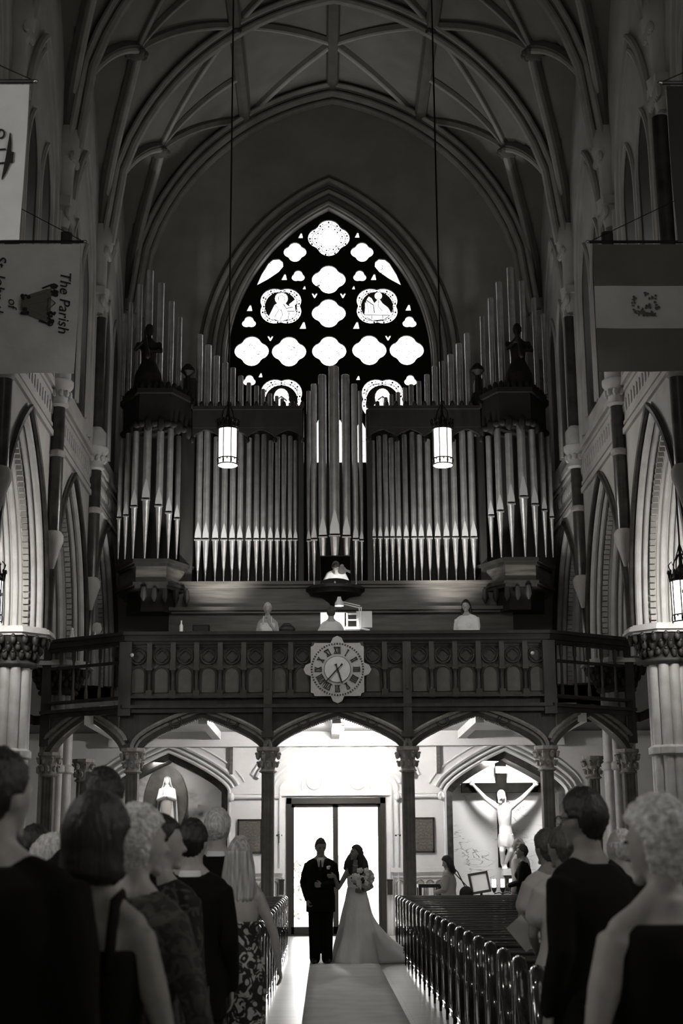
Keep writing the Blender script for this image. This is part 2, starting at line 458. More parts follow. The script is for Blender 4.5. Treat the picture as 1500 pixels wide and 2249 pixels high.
def rib(name_mb, pts, big=1.0, side=True):
    """moulded rib: a hanging roll between two smaller ones"""
    pts = [Vector(p) for p in pts]
    name_mb.tube([p + Vector((0, 0, -.10 * big)) for p in pts], .085 * big, 8)
rl, rd = MB(), MB()
def tpts(y, dx=0, x0=-HW, x1=HW, n=40):
    return [(AX + x, y, Tz(x)) for x in [x0 + (x1 - x0) * i / n for i in range(n + 1)]]
def radial(pts, off):
    out = []
    for p in pts:
        x = p[0] - AX; d = Vector((-x if abs(x) < 1e9 else 0, 0, -(p[2] - SPR + 1.5))); d.normalize()
        out.append(Vector(p) + d * off)
    return out
for y in BAYS[4:]:
    b = tpts(y)
    e = .0 if y < 31 else -.16
    rl.tube(radial([(p[0], y + e, p[2]) for p in b], .26), .085, 8)
    for dy_ in (-.17, .17) if y < 31 else (-.36, -.02):
        rl.tube(radial([(p[0], y + dy_, p[2]) for p in b], .13), .06, 6)
    for dy_ in (-.09, .09) if y < 31 else (-.27, -.08):
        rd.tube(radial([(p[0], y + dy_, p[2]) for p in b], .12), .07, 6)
    if y == 31:
        rl.tube(radial([(p[0], y - .02, p[2]) for p in b], .40), .075, 8)
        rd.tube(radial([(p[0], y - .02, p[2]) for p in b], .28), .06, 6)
bosses = []
for a, b in zip(BAYS[4:-1], BAYS[5:]):
    ym = (a + b) / 2
    for s in (-1, 1):
        # diagonal ribs along the groins, springer to boss
        for y_s in (a, b):
            pts = []
            for i in range(15):
                y = y_s + (ym - y_s) * i / 14; z = Lz(y)
                r = HW + 1.1; x = sqrt(max(0, r * r - (z - SPR) ** 2)) - 1.1
                pts.append((AX + s * min(x, HW), y, z))
            rl.tube([Vector(p) + Vector((-s * .07, 0, -.10)) for p in pts], .07, 8)
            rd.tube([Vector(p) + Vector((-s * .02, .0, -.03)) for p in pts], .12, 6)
        xb = sqrt(5.93 ** 2 - (Lz(ym) - SPR) ** 2) - 1.1
        bosses.append((AX + s * xb, ym, Lz(ym) - .14, .20))
        def net(x0_, y0_, x1_, y1_, r=.06):
            q = [(x0_ + (x1_ - x0_) * i / 12, y0_ + (y1_ - y0_) * i / 12) for i in range(13)]
            rl.tube([(AX + s * x, y, Tz(x) - .10) for x, y in q], r, 6)
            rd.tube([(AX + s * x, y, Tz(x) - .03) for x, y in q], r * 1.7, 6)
        net(xb, ym, 2.1, a); net(xb, ym, 2.1, b); net(2.1, a, 0, ym); net(2.1, b, 0, ym)
        net(xb, ym, 2.1, ym, .05)
        rl.tube([(AX + s * x, ym, Lz(ym) - .06) for x in (xb, HW)], .06, 6)
    for s in (-1, 1):
        for y in (a, b): bosses.append((AX + s * 2.1, y, Tz(2.1) - .2, .15))
for s in (-1, 0, 1):
    x = s * 2.1
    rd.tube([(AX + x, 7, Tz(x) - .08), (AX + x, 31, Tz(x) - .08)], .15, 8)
tag(rl.build('trim_1', M['rib'], smooth='auto'), kind='structure')
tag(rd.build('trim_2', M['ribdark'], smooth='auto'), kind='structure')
mb = MB()
random.seed(3)
for x, y, z, r in bosses:
    mb.ell((x, y, z), (r, r, r * .7), 10, 6)
    for k in range(9):
        a = 2 * pi * k / 9; mb.ell((x + cos(a) * r * .9, y + sin(a) * r * .9, z - .03), (r * .34, r * .34, r * .34), 6, 4)
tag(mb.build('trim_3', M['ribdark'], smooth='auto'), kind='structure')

# side walls with the nave arcade
CAPZ, APZ = 5.13, 8.2
for s, nm in ((-1, 'left'), (1, 'right')):
    mb = MB()
    def X(d): return AX + s * (HW + d)
    for k, (d0, d1, half, rise) in enumerate(((0, .28, 1.78, APZ - CAPZ), (.28, .58, 1.60, APZ - CAPZ - .22), (.58, .9, 1.44, APZ - CAPZ - .42))):
        out = [(-9, CAPZ)]
        for a, b in zip(BAYS[:-1], BAYS[1:]):
            out += arch((a + b) / 2, half, CAPZ, rise, 12)
        out += [(31, CAPZ), (31, 17.3 if k == 0 else 9.4), (-9, 17.3 if k == 0 else 9.4)]
        mb.poly(out, 'x', min(X(d0), X(d1)), max(X(d0), X(d1)))
    tag(mb.build('wall_' + nm, M['plaster']), kind='structure')
    # mouldings of the arches
    rolls, beads, hood = MB(), MB(), MB()
    for a, b in zip(BAYS[5:-1], BAYS[6:]):
        c = (a + b) / 2
        for d, half, drop, r in ((.0, 1.86, -.10, .05), (.02, 1.76, .02, .055), (.13, 1.72, .05, .045), (.30, 1.66, .16, .05), (.38, 1.58, .24, .05),
                                 (.50, 1.55, .27, .04), (.60, 1.50, .36, .055), (.70, 1.42, .44, .055), (.82, 1.42, .44, .05)):
            pts = [(X(d), y, z) for y, z in arch(c, half, CAPZ, APZ - CAPZ - drop, 14)]
            (hood if d == 0 else rolls).tube([(p[0] - (s * .06 if d == 0 else 0), p[1], p[2]) for p in pts], r, 8)
        pts = arch(c, 1.62, CAPZ, APZ - CAPZ - .20, 34)
        for y, z in pts: beads.box((X(.22) - .045, y - .03, z - .04), (X(.22) + .045, y + .03, z + .04))
    tag(rolls.build('trim_%d' % (4 if s < 0 else 5), M['lightstone'], smooth='auto'), kind='structure')
    tag(beads.build('trim_%d' % (6 if s < 0 else 7), M['stone']), kind='structure')
    tag(hood.build('trim_%d' % (8 if s < 0 else 9), M['darkmarble'], smooth='auto'), kind='structure')
    # frieze band over the arches, clerestory arches and wall strips
    band, dark, cler = MB(), MB(), MB()
    for z, r in ((8.45, .05), (8.6, .03), (9.15, .03), (9.3, .06)):
        band.box((min(X(-r), X(0)), -9, z - r), (max(X(-r), X(0)), 31, z + r))
    for k in range(150):
        y = -1 + k * .21
        band.ell((X(-.01), y, 8.88), (.03, .07, .12), 6, 4)
    for y in BAYS[4:]:
        for dd in (-.30, .30):
            band.tube([(X(-.02), y + dd, 9.3), (X(-.02), y + dd, 12.4)], .05, 6)
        # springer block with capital
        band.box((min(X(-.20), X(0)), y - .28, 12.55), (max(X(-.20), X(0)), y + .28, 12.7))
        for k in range(7):
            band.ell((X(-.16), y - .24 + k * .08, 12.42), (.06, .05, .11), 6, 4)
            band.ell((X(-.20), y - .20 + k * .066, 13.5), (.06, .05, .09), 6, 4)
        band.lathe([(.10, 12.2), (.2, 12.5), (.24, 12.7), (.16, 12.72), (.16, 13.35), (.26, 13.6), (.28, 13.85), (.2, 14.1)], (X(-.03), y, 0), 10)
    for a, b in zip(BAYS[4:-1], BAYS[5:]):
        c = (a + b) / 2
        for half, r, dd, top in ((1.30, .07, -.03, 3.0), (1.14, .06, .0, 2.75)):
            band.tube([(X(dd), y, z) for y, z in arch(c, half, 12.1, top - .4, 12, 9.4)], r, 8)
        for q in (-.56, .56):
            cler.poly(arch(c + q, .44, 12.0, 1.0, 8, 9.7), 'x', min(X(-.005), X(.05)), max(X(-.005), X(.05)))
            band.tube([(X(-.02), y, z) for y, z in arch(c + q, .47, 12.0, 1.05, 10, 9.7)], .045, 6)
    tag(band.build('trim_%d' % (10 if s < 0 else 11), M['plaster'], smooth='auto'), kind='structure')
    tag(cler.build('trim_%d' % (12 if s < 0 else 13), M['darkglass']), kind='structure')
    # outer aisle wall and aisle ceiling
    xo = AX + s * 10.2
    mb = MB().box((min(xo, xo + s * .4), -9, 0), (max(xo, xo + s * .4), 31, 9.6))
    tag(mb.build('wall_aisle_' + nm, M['plaster']), kind='structure')
    mb = MB().box((min(X(.5), xo), -9, 9.3), (max(X(.5), xo), 31, 9.6))
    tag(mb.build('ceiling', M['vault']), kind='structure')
    # end wall of the aisle
    mb = MB().box((min(X(.0), xo), 31, 0), (max(X(.0), xo), 31.4, 9.6))
    tag(mb.build('wall_aisle_end_' + nm, M['plaster']), kind='structure')
tag(MB().box((-11, -12, 0), (12, -11.6, 20)).build('wall_chancel', M['plaster']), kind='structure')
mb = MB().box((-11, -11.6, 0), (-10.6, -9, 20)).box((11.2, -11.6, 0), (11.6, -9, 20)).box((-11, -12, 20), (12, -9, 20.3))
tag(mb.build('wall_chancel_sides', M['plaster']), kind='structure')
mb = MB().box((-11, -9.2, 9.6), (AX - HW, -9, 20)).box((AX + HW, -9.2, 9.6), (11.6, -9, 20))
tag(mb.build('wall_chancel_arch', M['plaster']), kind='structure')

# piers of the arcade
def make_pier(s, y):
    side = 'left' if s < 0 else 'right'
    t = thing('clustered_pier', '', 'pier', (AX + s * (HW + .46), y, 0))
    mb = MB()
    for z0, z1 in ((.35, 3.08), (3.22, 4.55)):
        mb.lathe([(.20, z0), (.20, z1)], (0, 0, 0), 12)
        for k in range(8):
            a = 2 * pi * k / 8 + pi / 8
            mb.lathe([(.088, z0), (.088, z1)], (.22 * cos(a), .22 * sin(a), 0), 12)
    mb.build('shaft_cluster', M['lightstone'], t, False, 'auto')
    r = MB()
    for k in range(8):
        a = 2 * pi * k / 8 + pi / 8
        r.lathe([(.09, 3.05), (.135, 3.08), (.135, 3.18), (.09, 3.22)], (.22 * cos(a), .22 * sin(a), 0), 12)
    r.lathe([(.25, 3.06), (.28, 3.1), (.28, 3.18), (.25, 3.22)], (0, 0, 0), 16)
    r.build('ring', M['lightstone'], t, False, 'auto')
    c = MB().lathe([(.31, 4.50), (.38, 4.54), (.38, 4.58), (.32, 4.62), (.33, 4.66), (.38, 4.80), (.52, 4.96), (.54, 5.0)], (0, 0, 0), 16)
    random.seed(int(y * 3 + s))
    for row, (z, rr) in enumerate(((4.70, .37), (4.82, .43), (4.93, .53))):
        for k in range(18):
            a = 2 * pi * (k + row * .5) / 18
            c.ell((rr * cos(a), rr * sin(a), z), (.05, .05, .07 + .03 * random.random()), 8, 6); c.ell(((rr + .04) * cos(a), (rr + .04) * sin(a), z + .04), (.03, .03, .03), 7, 5)
    c.build('capital', M['marbledark'], t, False, True)
    ab = MB()
    for z0, z1, h in ((4.98, 5.02, .56), (5.02, 5.06, .62), (5.06, 5.10, .60), (5.10, 5.128, .55)):
        q = h * .42
        ab.poly([(-h, -q), (-q, -h), (q, -h), (h, -q), (h, q), (q, h), (-q, h), (-h, q)], 'z', z0, z1)
    ab.build('abacus', M['lightstone'], t, False)
    MB().lathe([(.46, 0), (.46, .14), (.41, .2), (.41, .28), (.36, .36), (.31, .40)], (0, 0, 0), 8, ph=pi / 8).build('base', M['lightstone'], t, False, 'auto')
    # reveal rolls standing on the abacus
    return t
piers = {}
names = {23: 'before the gallery', 27: 'half hidden behind the gallery rail', 19: 'one bay before the gallery', 15: 'two bays before the gallery', 11: 'under the uppermost banner', 7: 'nearest the photographer', 31: 'against the west wall'}
for s in (-1, 1):
    for y in BAYS[4:-1]:
        t = make_pier(s, y) if not piers else copy_tree(piers[0])
        t.location = (AX + s * (HW + .46), y, 0)
        piers[len(piers)] = t
        t['label'] = 'pale clustered stone pier of the %s arcade, %s' % ('left' if s < 0 else 'right', names.get(y, 'bay %d before the gallery' % ((27 - y) // 4)))
        t['group'] = 'piers of the nave arcades'
# dark wall shafts on the nave faces of the piers
first = None
for s in (-1, 1):
    for y in (15, 19, 23, 27):
        if first is None:
            t = thing('wall_shaft', '', 'wall shaft', (AX + s * (HW - .10), y, 0))
            MB().lathe([(.115, 6.75), (.115, 8.95)], n=14).build('shaft', M['darkmarble'], t, False, 'auto')
            MB().lathe([(.03, 6.15), (.10, 6.4), (.17, 6.6), (.17, 6.7), (.12, 6.78)], n=12).build('corbel', M['stone'], t, False, 'auto')
            MB().lathe([(.12, 8.05), (.15, 8.08), (.15, 8.14), (.12, 8.17)], n=12).build('ring', M['stone'], t, False, 'auto')
            c = MB().lathe([(.12, 8.92), (.17, 8.96), (.14, 9.02), (.16, 9.2), (.24, 9.3), (.24, 9.38), (.19, 9.40), (.19, 9.68), (.1, 9.8)], n=12)
            for k in range(10):
                a = 2 * pi * k / 10; c.ell((.18 * cos(a), .18 * sin(a), 9.14), (.045, .045, .07), 6, 4)
            c.build('capital', M['lightstone'], t, False, 'auto')
            MB().lathe([(.12, 9.8), (.12, 12.1)], n=14).build('upper_shaft', M['darkmarble'], t, False, 'auto')
            first = t
        else: t = copy_tree(first)
        t.location = (AX + s * (HW - .10), y, 0)
        t['label'] = 'dark polished wall shaft above the %s arcade, %s' % ('left' if s < 0 else 'right', {15: 'two bays before the gallery', 19: 'one bay before the gallery', 23: 'nearest the gallery front', 27: 'above the gallery rail'}[y])
        t['group'] = 'dark wall shafts above the arcades'

# ------------------------------------------------------------------ west wall above the gallery, great window
WY = 31.0
out = [(AX - HW - 1, 4.2), (AX + HW + 1, 4.2), (AX + HW + 1, SPR + 4), ] + [(AX - HW * u, Tz(HW * u) + .3) for u in [-1 + i / 10 for i in range(21)]] + [(AX - HW - 1, SPR + 4)]
WA = P(722, 455, WY); WC = WA.x
WH, WS = 2.36, 12.6
hole = arch(WC, WH, WS, WA.z - WS, 20, 9.2)
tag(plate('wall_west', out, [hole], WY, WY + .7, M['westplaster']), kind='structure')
mbl, mbd = MB(), MB()
for d, m_, r, yy in ((.08, 0, .05, -.02), (.20, 1, .07, .0), (.31, 0, .05, -.05), (.42, 1, .06, .02), (.54, 0, .06, -.06), (.64, 1, .04, .0)):
    (mbd if m_ else mbl).tube([(u, WY + yy, z) for u, z in arch(WC, WH + d, WS, WA.z - WS + d * 1.25, 22, 9.2)], r, 8)
tag(mbl.build('trim_14', M['stone'], smooth='auto'), kind='structure')
tag(mbd.build('trim_15', M['ribdark'], smooth='auto'), kind='structure')

GY = WY + .30
def W2(px, py): p = P(px, py, GY); return (p.x, p.z)
sc_ = (P(760, 600, GY) - P(700, 600, GY)).x / 60
shapes = []     # outline, material, name
def F(px, py, rx, ry=None, k=4, lobe=.56, rot=0, m='glassplain'):
    c = W2(px, py); ry = ry or rx
    shapes.append((foil(c[0], c[1], 1, k, lobe, 9, rot, rx * sc_, ry * sc_), m))
F(722, 525, 46, 43, m='glassfine')
F(648, 556, 25, 23); F(795, 556, 25, 23)
F(655, 609, 15, 14, 3, .62, pi / 2); F(790, 609, 15, 14, 3, .62, pi / 2)
F(722, 616, 37, 33, m='glass'); F(722, 690, 37, 33, m='glass')
F(617, 674, 50, 46, 4, .62, pi / 4, 'glassfine'); F(828, 674, 50, 46, 4, .62, pi / 4, 'glassfine')
F(547, 710, 16, 14, 3, .6, pi / 2); F(899, 710, 16, 14, 3, .6, pi / 2)
for px, py in ((553, 773), (635, 774), (723, 773), (811, 771), (893, 771)): F(px, py, 37, 34, m='glass')
F(618, 878, 50, 50, 4, .62, pi / 4, 'glassfine'); F(840, 878, 50, 50, 4, .62, pi / 4, 'glassfine')
F(548, 838, 14, 13, 3, .6, pi / 2); F(901, 838, 14, 13, 3, .6, pi / 2)
for m_ in (0, 1):
    q = [(564, 629), (575, 604), (590, 580), (600, 572), (613, 571), (621, 577), (622, 588), (612, 600), (590, 615)]
    if m_: q = [(1445 - a, b) for a, b in q][::-1]
    shapes.append(([W2(*p) for p in q], 'glassfine'))
for px, py, r, fl in ((660, 520, 6, 1), (784, 519, 6, 1), (624, 611, 7, 1), (820, 611, 7, 1), (668, 634, 4, 1), (776, 634, 4, 1), (665, 717, 8, 1), (782, 717, 8, 1), (548, 679, 7, 1), (896, 678, 7, 1), (572, 826, 5, 0), (786, 832, 5, 0)):
    shapes.append(([W2(px + r * a, py + r * b) for a, b in ((-.9, .9), (.9, .9), (.5, -1), (.1, -1))], 'glassplain'))
for px, py in ((594, 746), (852, 745), (691, 652), (753, 652)):
    shapes.append(([W2(px + a, py + b) for a, b in ((-7, -6), (-3, -6), (0, -1), (3, -6), (7, -6), (1, 5), (-1, 5))], 'glassplain'))
for i, px in enumerate((553, 600, 652, 700, 747, 793, 845, 893)):
    a, b = W2(px - 15, 950), W2(px + 15, 1060)
    shapes.append(([(a[0], b[1]), (b[0], b[1]), (b[0], a[1]), ((a[0] + b[0]) / 2, a[1] + .3), (a[0], a[1])], 'glassfine'))
win = plate('window_1', arch(WC, WH + .1, WS, WA.z - WS + .1, 20, 9.0), [s_[0] for s_ in shapes], GY - .07, GY + .07, M['black'])
tag(win, kind='structure', label='great pointed window with dark tracery and bright stained glass above the organ')
for q, m_ in shapes:
    cx = sum(p[0] for p in q) / len(q); cz = sum(p[1] for p in q) / len(q)
    pn = MB().poly([(cx + (a - cx) * 1.02, cz + (b - cz) * 1.02) for a, b in q], 'y', GY - .012, GY + .012).build('glass_pane', M[m_], win)
    x0_, x1_ = min(p[0] for p in q), max(p[0] for p in q)
    rad = (x1_ - x0_) / 2
    if rad < .16 or len(q) < 12: continue
    ld = MB(); fine = m_ == 'glassfine'
    def scl(f): return [(cx + (a - cx) * f, GY - .016, cz + (b - cz) * f) for a, b in q + q[:1]]
    t_ = .0045 if not fine else .007
    if rad > .3:
        ld.tube(scl(.80), t_, 4)
        if not fine:
            ld.tube(scl(.30), t_, 4)
            for k in range(8):
                a = 2 * pi * k / 8; b_ = 2 * pi * (k + 1) / 8
                r0, r1 = (.62, .42) if k % 2 == 0 else (.42, .62)
                ld.tube([(cx + rad * r0 * cos(a), GY - .016, cz + rad * .9 * r0 * sin(a)), (cx + rad * r1 * cos(b_), GY - .016, cz + rad * .9 * r1 * sin(b_))], t_, 4)
                if k % 2 == 0: ld.ell((cx + rad * .45 * cos(a), GY - .016, cz + rad * .4 * sin(a)), (.012, .004, .012), 6, 4)
        else:
            n_q = len(q); cnt = 26
            for k in range(cnt):
                a, b = q[int(k * n_q / cnt)]
                for f, s_ in ((.90, .022), ((.66 if cz > 15 else .78), .018)):
                    ld.ell((cx + (a - cx) * f, GY - .016, cz + (b - cz) * f), (s_, .004, s_ * (.5 + .7 * (k % 2))), 6, 4)
            if cz > 15:
                ld.tube(scl(.56), .005, 4)
                ld.tube([(cx - rad, GY - .016, cz), (cx + rad, GY - .016, cz)], .004, 4)
    else:
        ld.tube(scl(.45), .004, 4)
    ld.build('leading', M['darkglass'], pn, smooth='auto')
# figures in the two roundels: dark ground, bright seated saints
def roundel(px, py, kind, r=35):
    c = W2(px, py); n = 28
    MB().poly([(c[0] + r * sc_ * cos(2 * pi * k / n), c[1] + r * sc_ * .98 * sin(2 * pi * k / n)) for k in range(n)], 'y', GY - .03, GY - .014).build('roundel', M['darkglass'], win)
    f = MB()
    def e(dx, dy, rx, ry=None):
        ry = ry or rx; f.poly([(c[0] + (dx + rx * cos(2 * pi * k / 16)) * sc_, c[1] + (dy + ry * sin(2 * pi * k / 16)) * sc_) for k in range(16)], 'y', GY - .05, GY - .031)
    def g(pts): f.poly([(c[0] + a * sc_, c[1] + b * sc_) for a, b in pts], 'y', GY - .05, GY - .031)
    if kind == 0:
        e(1, 18, 14); g([(-26, -24), (-14, 2), (-6, 8), (8, 8), (16, 0), (30, 2), (32, -14), (24, -27), (0, -34), (-20, -28)]); g([(18, 4), (32, 16), (34, 6), (24, -2)])
    elif kind == 1:
        e(3, 24, 8); g([(-28, -22), (-24, 12), (-18, 22), (-12, 18), (-6, 6), (4, 18), (12, 6), (24, -4), (31, -18), (14, -30), (-10, -32)])
        for k in range(5): g([(-26 + k * 3, 8), (-25 + k * 3, 8), (-25 + k * 3, -10), (-26 + k * 3, -10)])
    else:
        e(0, 6, 16, 20); g([(-28, -26), (-10, 0), (14, 2), (30, -24), (0, -34)])
    fp = f.build('figure_pane', M['glass'], win)
    l = MB()
    def st(pts, w_=.008): l.tube([(c[0] + a * sc_, GY - .055, c[1] + b * sc_) for a, b in pts], w_, 4)
    if kind == 0:
        st([(1 + 13 * cos(k / 3), 18 + 13 * sin(k / 3)) for k in range(20)], .005)
        st([(-6, 12), (-5, 22), (2, 25), (8, 21), (8, 12)]); st([(-12, 2), (-4, -8), (-14, -26)]); st([(6, 4), (12, -6), (26, -2)], .012); st([(0, -8), (4, -20), (-2, -32)]); st([(14, -12), (30, -12)], .010); st([(18, -14), (16, -30)])
    elif kind == 1:
        for k in range(6): st([(-24 + k * 2.6, 14 - k * 2), (-24 + k * 2.6, -16)], .005)
        st([(-26, 16), (-8, 2), (-6, -16)], .012); st([(4, 14), (2, 0), (12, -12)]); st([(-28, -20), (28, -22)], .010); st([(-12, -22), (-12, -30)]); st([(12, -22), (12, -30)]); st([(-2, 18), (8, 18)])
    else: st([(-10, 0), (0, 8), (12, -2)], .02); st([(0, 8), (4, -28)])
    l.build('leading', M['darkglass'], fp)
roundel(617, 674, 0); roundel(828, 674, 1); roundel(618, 880, 2); roundel(840, 880, 2)

# ------------------------------------------------------------------ lower west wall, door, niches, gallery floor
LY = 29.5
def V2(px, py, Y=LY): p = P(px, py, Y); return (p.x, p.z)
def xat(px, Y=LY, py=1850): return P(px, py, Y).x
def zat(py, Y=LY, px=740): return P(px, py, Y).z
dx0, dx1, dz1 = xat(629), xat(847), zat(1752)
nicheR = arch((xat(980) + xat(1240)) / 2, (xat(1240) - xat(980)) / 2, zat(1738), zat(1650) - zat(1738), 14, .35)
nc = (xat(238) + xat(499)) / 2
nicheL = arch(nc, (xat(499) - xat(238)) / 2, zat(1738), zat(1654) - zat(1738), 14, .35)
def low_arch(px0, px1, py_s, py_a, legs, p=.62):
    a, b = V2(px0, py_s), V2(px1, py_s); c = (a[0] + b[0]) / 2
    return tudor(c, (b[0] - a[0]) / 2, a[1], zat(py_a) - a[1], 12, p, legs)
nicheR = low_arch(980, 1242, 1738, 1652, .35, .7)
nicheL = low_arch(236, 500, 1738, 1652, .35, .7)
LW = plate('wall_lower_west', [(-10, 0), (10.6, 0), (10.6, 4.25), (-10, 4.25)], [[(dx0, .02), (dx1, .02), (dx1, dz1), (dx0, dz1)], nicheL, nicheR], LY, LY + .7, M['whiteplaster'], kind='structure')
# gallery floor with beams
mb = MB()
for s in (-1, 1): mb.box((AX + s * 7.8 - 1.95, 26.42, 4.02), (AX + s * 7.8 + 1.95, 27.58, 4.2)).box((AX + s * 7.2 - 2.55, 27.58, 4.02), (AX + s * 7.2 + 2.55, 31, 4.2))
tag(mb.build('ceiling_aisle_gallery', M['balwood']), kind='structure')
mb = MB().box((AX - 4.3, 25.75, 4.02), (AX + 4.3, 26.42, 4.2)).box((AX - 4.65, 26.42, 4.02), (AX + 4.65, 31, 4.2))
for x in (-4.3, -2.25, AX - .12, 2.75, 4.6): mb.box((x, 25.8, 3.86), (x + .16, 29.5, 4.02))
mb.box((AX - 4.65, 29.3, 3.72), (AX + 4.65, 29.5, 4.02))
tag(mb.build('ceiling_gallery', M['whiteplaster']), kind='structure')
mb = MB()
def molding(outline, offs, Y, mbx, zmin=None):
    if zmin is not None: outline = [p for p in outline if p[1] >= zmin]
    c = sum(p[0] for p in outline) / len(outline); n = len(outline)
    for d, r, yy in offs:
        q = []
        for k, (a, b) in enumerate(outline):
            p0 = Vector(outline[max(k - 1, 0)]); p1 = Vector(outline[min(k + 1, n - 1)]); t = (p1 - p0).normalized()
            q.append((a - t.y * d, Y + yy, b + t.x * d))
        mbx.tube(q, r, 6)
for o_ in (nicheL, nicheR):
    molding(o_, ((.04, .035, -.03),), LY, mb); molding(o_, ((.13, .03, -.05), (.24, .045, -.03), (.38, .02, -.01)), LY, mb, zat(1740))
dax, daz = V2(736, 1652)
darch = tudor((xat(615) + xat(861)) / 2, (xat(861) - xat(615)) / 2, zat(1728), daz - zat(1728), 14, .68, 0)
molding(darch, ((0, .03, -.02), (.12, .025, -.03)), LY, mb); molding(darch, ((.2, .04, -.05), (.36, .03, -.03), (.5, .05, -.06), (.62, .03, -.02)), LY, mb, zat(1735))
# tympanum foils and string course
for px in (690, 785):
    c = V2(px, 1716)
    mb.tube([(c[0] + .155 * cos(2 * pi * k / 20), LY - .02, c[1] + .155 * sin(2 * pi * k / 20)) for k in range(21)], .018, 6)
    mb.tube([(c[0] + .26 * cos(a), LY - .02, c[1] - .10 + .26 * sin(a)) for a in [pi * k / 12 - .2 for k in range(15)]], .018, 6)
mb.box((dx0 - .12, LY - .06, dz1 + .04), (dx1 + .12, LY, dz1 + .10))
for a, b in ((508, 576), (578, 612), (866, 895), (897, 972)):
    z = zat(1749); mb.tube([(xat(a), LY - .05, z), (xat(b), LY - .05, z)], .045, 8)
    mb.box((xat(a), LY - .05, z + .05), (xat(b), LY, z + .10))
for px in (507, 970, 873): mb.ell((xat(px), LY - .08, zat(1750)), (.07, .06, .09), 8, 6)
# hood stops, wainscot rail and shelf
for a, b in ((505, 622), (856, 972), (-200, 236), (1245, 1700)):
    z = zat(1912); mb.box((xat(a), LY - .10, z - .04), (xat(b), LY, z + .05)); mb.box((xat(a), LY - .04, z - .14), (xat(b), LY, z - .04))
mb.box((xat(507), LY - .05, zat(1700)), (xat(515), LY, 3.72)); mb.box((xat(962), LY - .05, zat(1700)), (xat(970), LY, 3.72))
tag(mb.build('trim_16', M['whiteplaster'], smooth='auto'), kind='structure')
mb = MB()
for px in (506, 966): mb.box((xat(px) - .035, LY - .075, zat(1700)), (xat(px) + .035, LY - .055, zat(1636)))
tag(mb.build('trim_17', M['plaque']), kind='structure')
# niche backs and dark marble jambs
for nm, o_, m_ in (('wall_niche_left', nicheL, 'grotto'), ('wall_niche_right', nicheR, 'marble')):
    a = min(p[0] for p in o_) - .3; b = max(p[0] for p in o_) + .3
    mb = MB().box((a, LY + .95, 0), (b, LY + 1.1, 4.1))
    tag(mb.build(nm, M[m_]), kind='structure')
for k, o_ in enumerate((nicheL, nicheR)):
    mb = MB(); inner = []
    n = len(o_); q0, q1 = [], []
    for j, (u, z) in enumerate(o_):
        p0 = Vector(o_[max(j - 1, 0)]); p1 = Vector(o_[min(j + 1, n - 1)]); t = (p1 - p0).normalized()
        q0.append((u + t.y * .0, z)); q1.append((u + t.y * .13, z - t.x * .13))
    rs = []
    for (a, b), (c, d) in zip(q0, q1): rs.append([(a, LY + .04, b), (c, LY + .10, d), (c, LY + .95, d), (a, LY + .95, b)])
    mb.rings(rs)
    mb.box((o_[0][0], LY, 0), (o_[-1][0], LY + 1, .35))
    tag(mb.build('trim_%d' % (18 + k), M['marbledark']), kind='structure')

# glazed entrance door
d = tag(thing('door_1', 'tall glazed double door with dark bronze frame, daylight behind', None, (AX, LY, 0)), kind='structure')
mb = MB()
zt = dz1; fw = .10
for a, b in ((dx0, dx0 + fw), (dx1 - fw, dx1)): mb.box((a, LY - .04, 0), (b, LY + .16, zt))
mb.box((dx0, LY - .04, zt - .12), (dx1, LY + .16, zt))
mid = xat(737)
mb.box((dx0, LY - .06, 0), (dx1, LY + .2, .03))
mb.build('door_frame', M['doorframe'], d)
for a, b, sd in ((dx0 + fw, mid, -1), (mid, dx1 - fw, 1)):
    mb = MB().box((a, LY + .02, .03), (a + .055, LY + .09, zt - .12)).box((b - .055, LY + .02, .03), (b, LY + .09, zt - .12))
    mb.box((a, LY + .02, .03), (b, LY + .09, .17)).box((a, LY + .02, zt - .19), (b, LY + .09, zt - .12))
    lf = mb.build('door_leaf', M['doorframe'], d)
    MB().box((a + .05, LY + .05, .16), (b - .05, LY + .06, zt - .18)).build('glass_pane', M['pane'], lf)
    hx = mid + sd * .045
    h = MB().tube([(hx, LY - .04, .95), (hx, LY - .04, 1.55)], .014, 8)
    for z in (1.0, 1.5): h.tube([(hx, LY - .04, z), (hx, LY + .03, z)], .01, 6)
    h.build('door_handle', M['brass'], lf)
# outside: garden shrubs and a low sign
random.seed(5)
for k, (x, y, s_, l) in enumerate(((-1.2, 40, 1.1, 'pale shrub outside the left door pane'), (3.0, 42, 1.5, 'pale shrub outside the right door pane'))):
    mb = MB()
    for i in range(260):
        a, b = random.random() * 2 * pi, random.random(); r = s_ * b ** .4
        z = random.random() ** .8
        c = Vector((x + r * cos(a) * (1 - z * .5), y + r * sin(a) * (1 - z * .5), z * s_ * 1.5 - .1))
        u = Vector((random.uniform(-1, 1), random.uniform(-1, 1), random.uniform(-1, 1))).normalized() * .12
        v_ = u.cross(Vector((random.uniform(-1, 1), random.uniform(-1, 1), .3))).normalized() * .05
        mb.add([c - u, c - v_, c + u, c + v_], [(0, 1, 2, 3)])
    tag(mb.build('garden_shrub', M['leaf']), l, 'shrub')
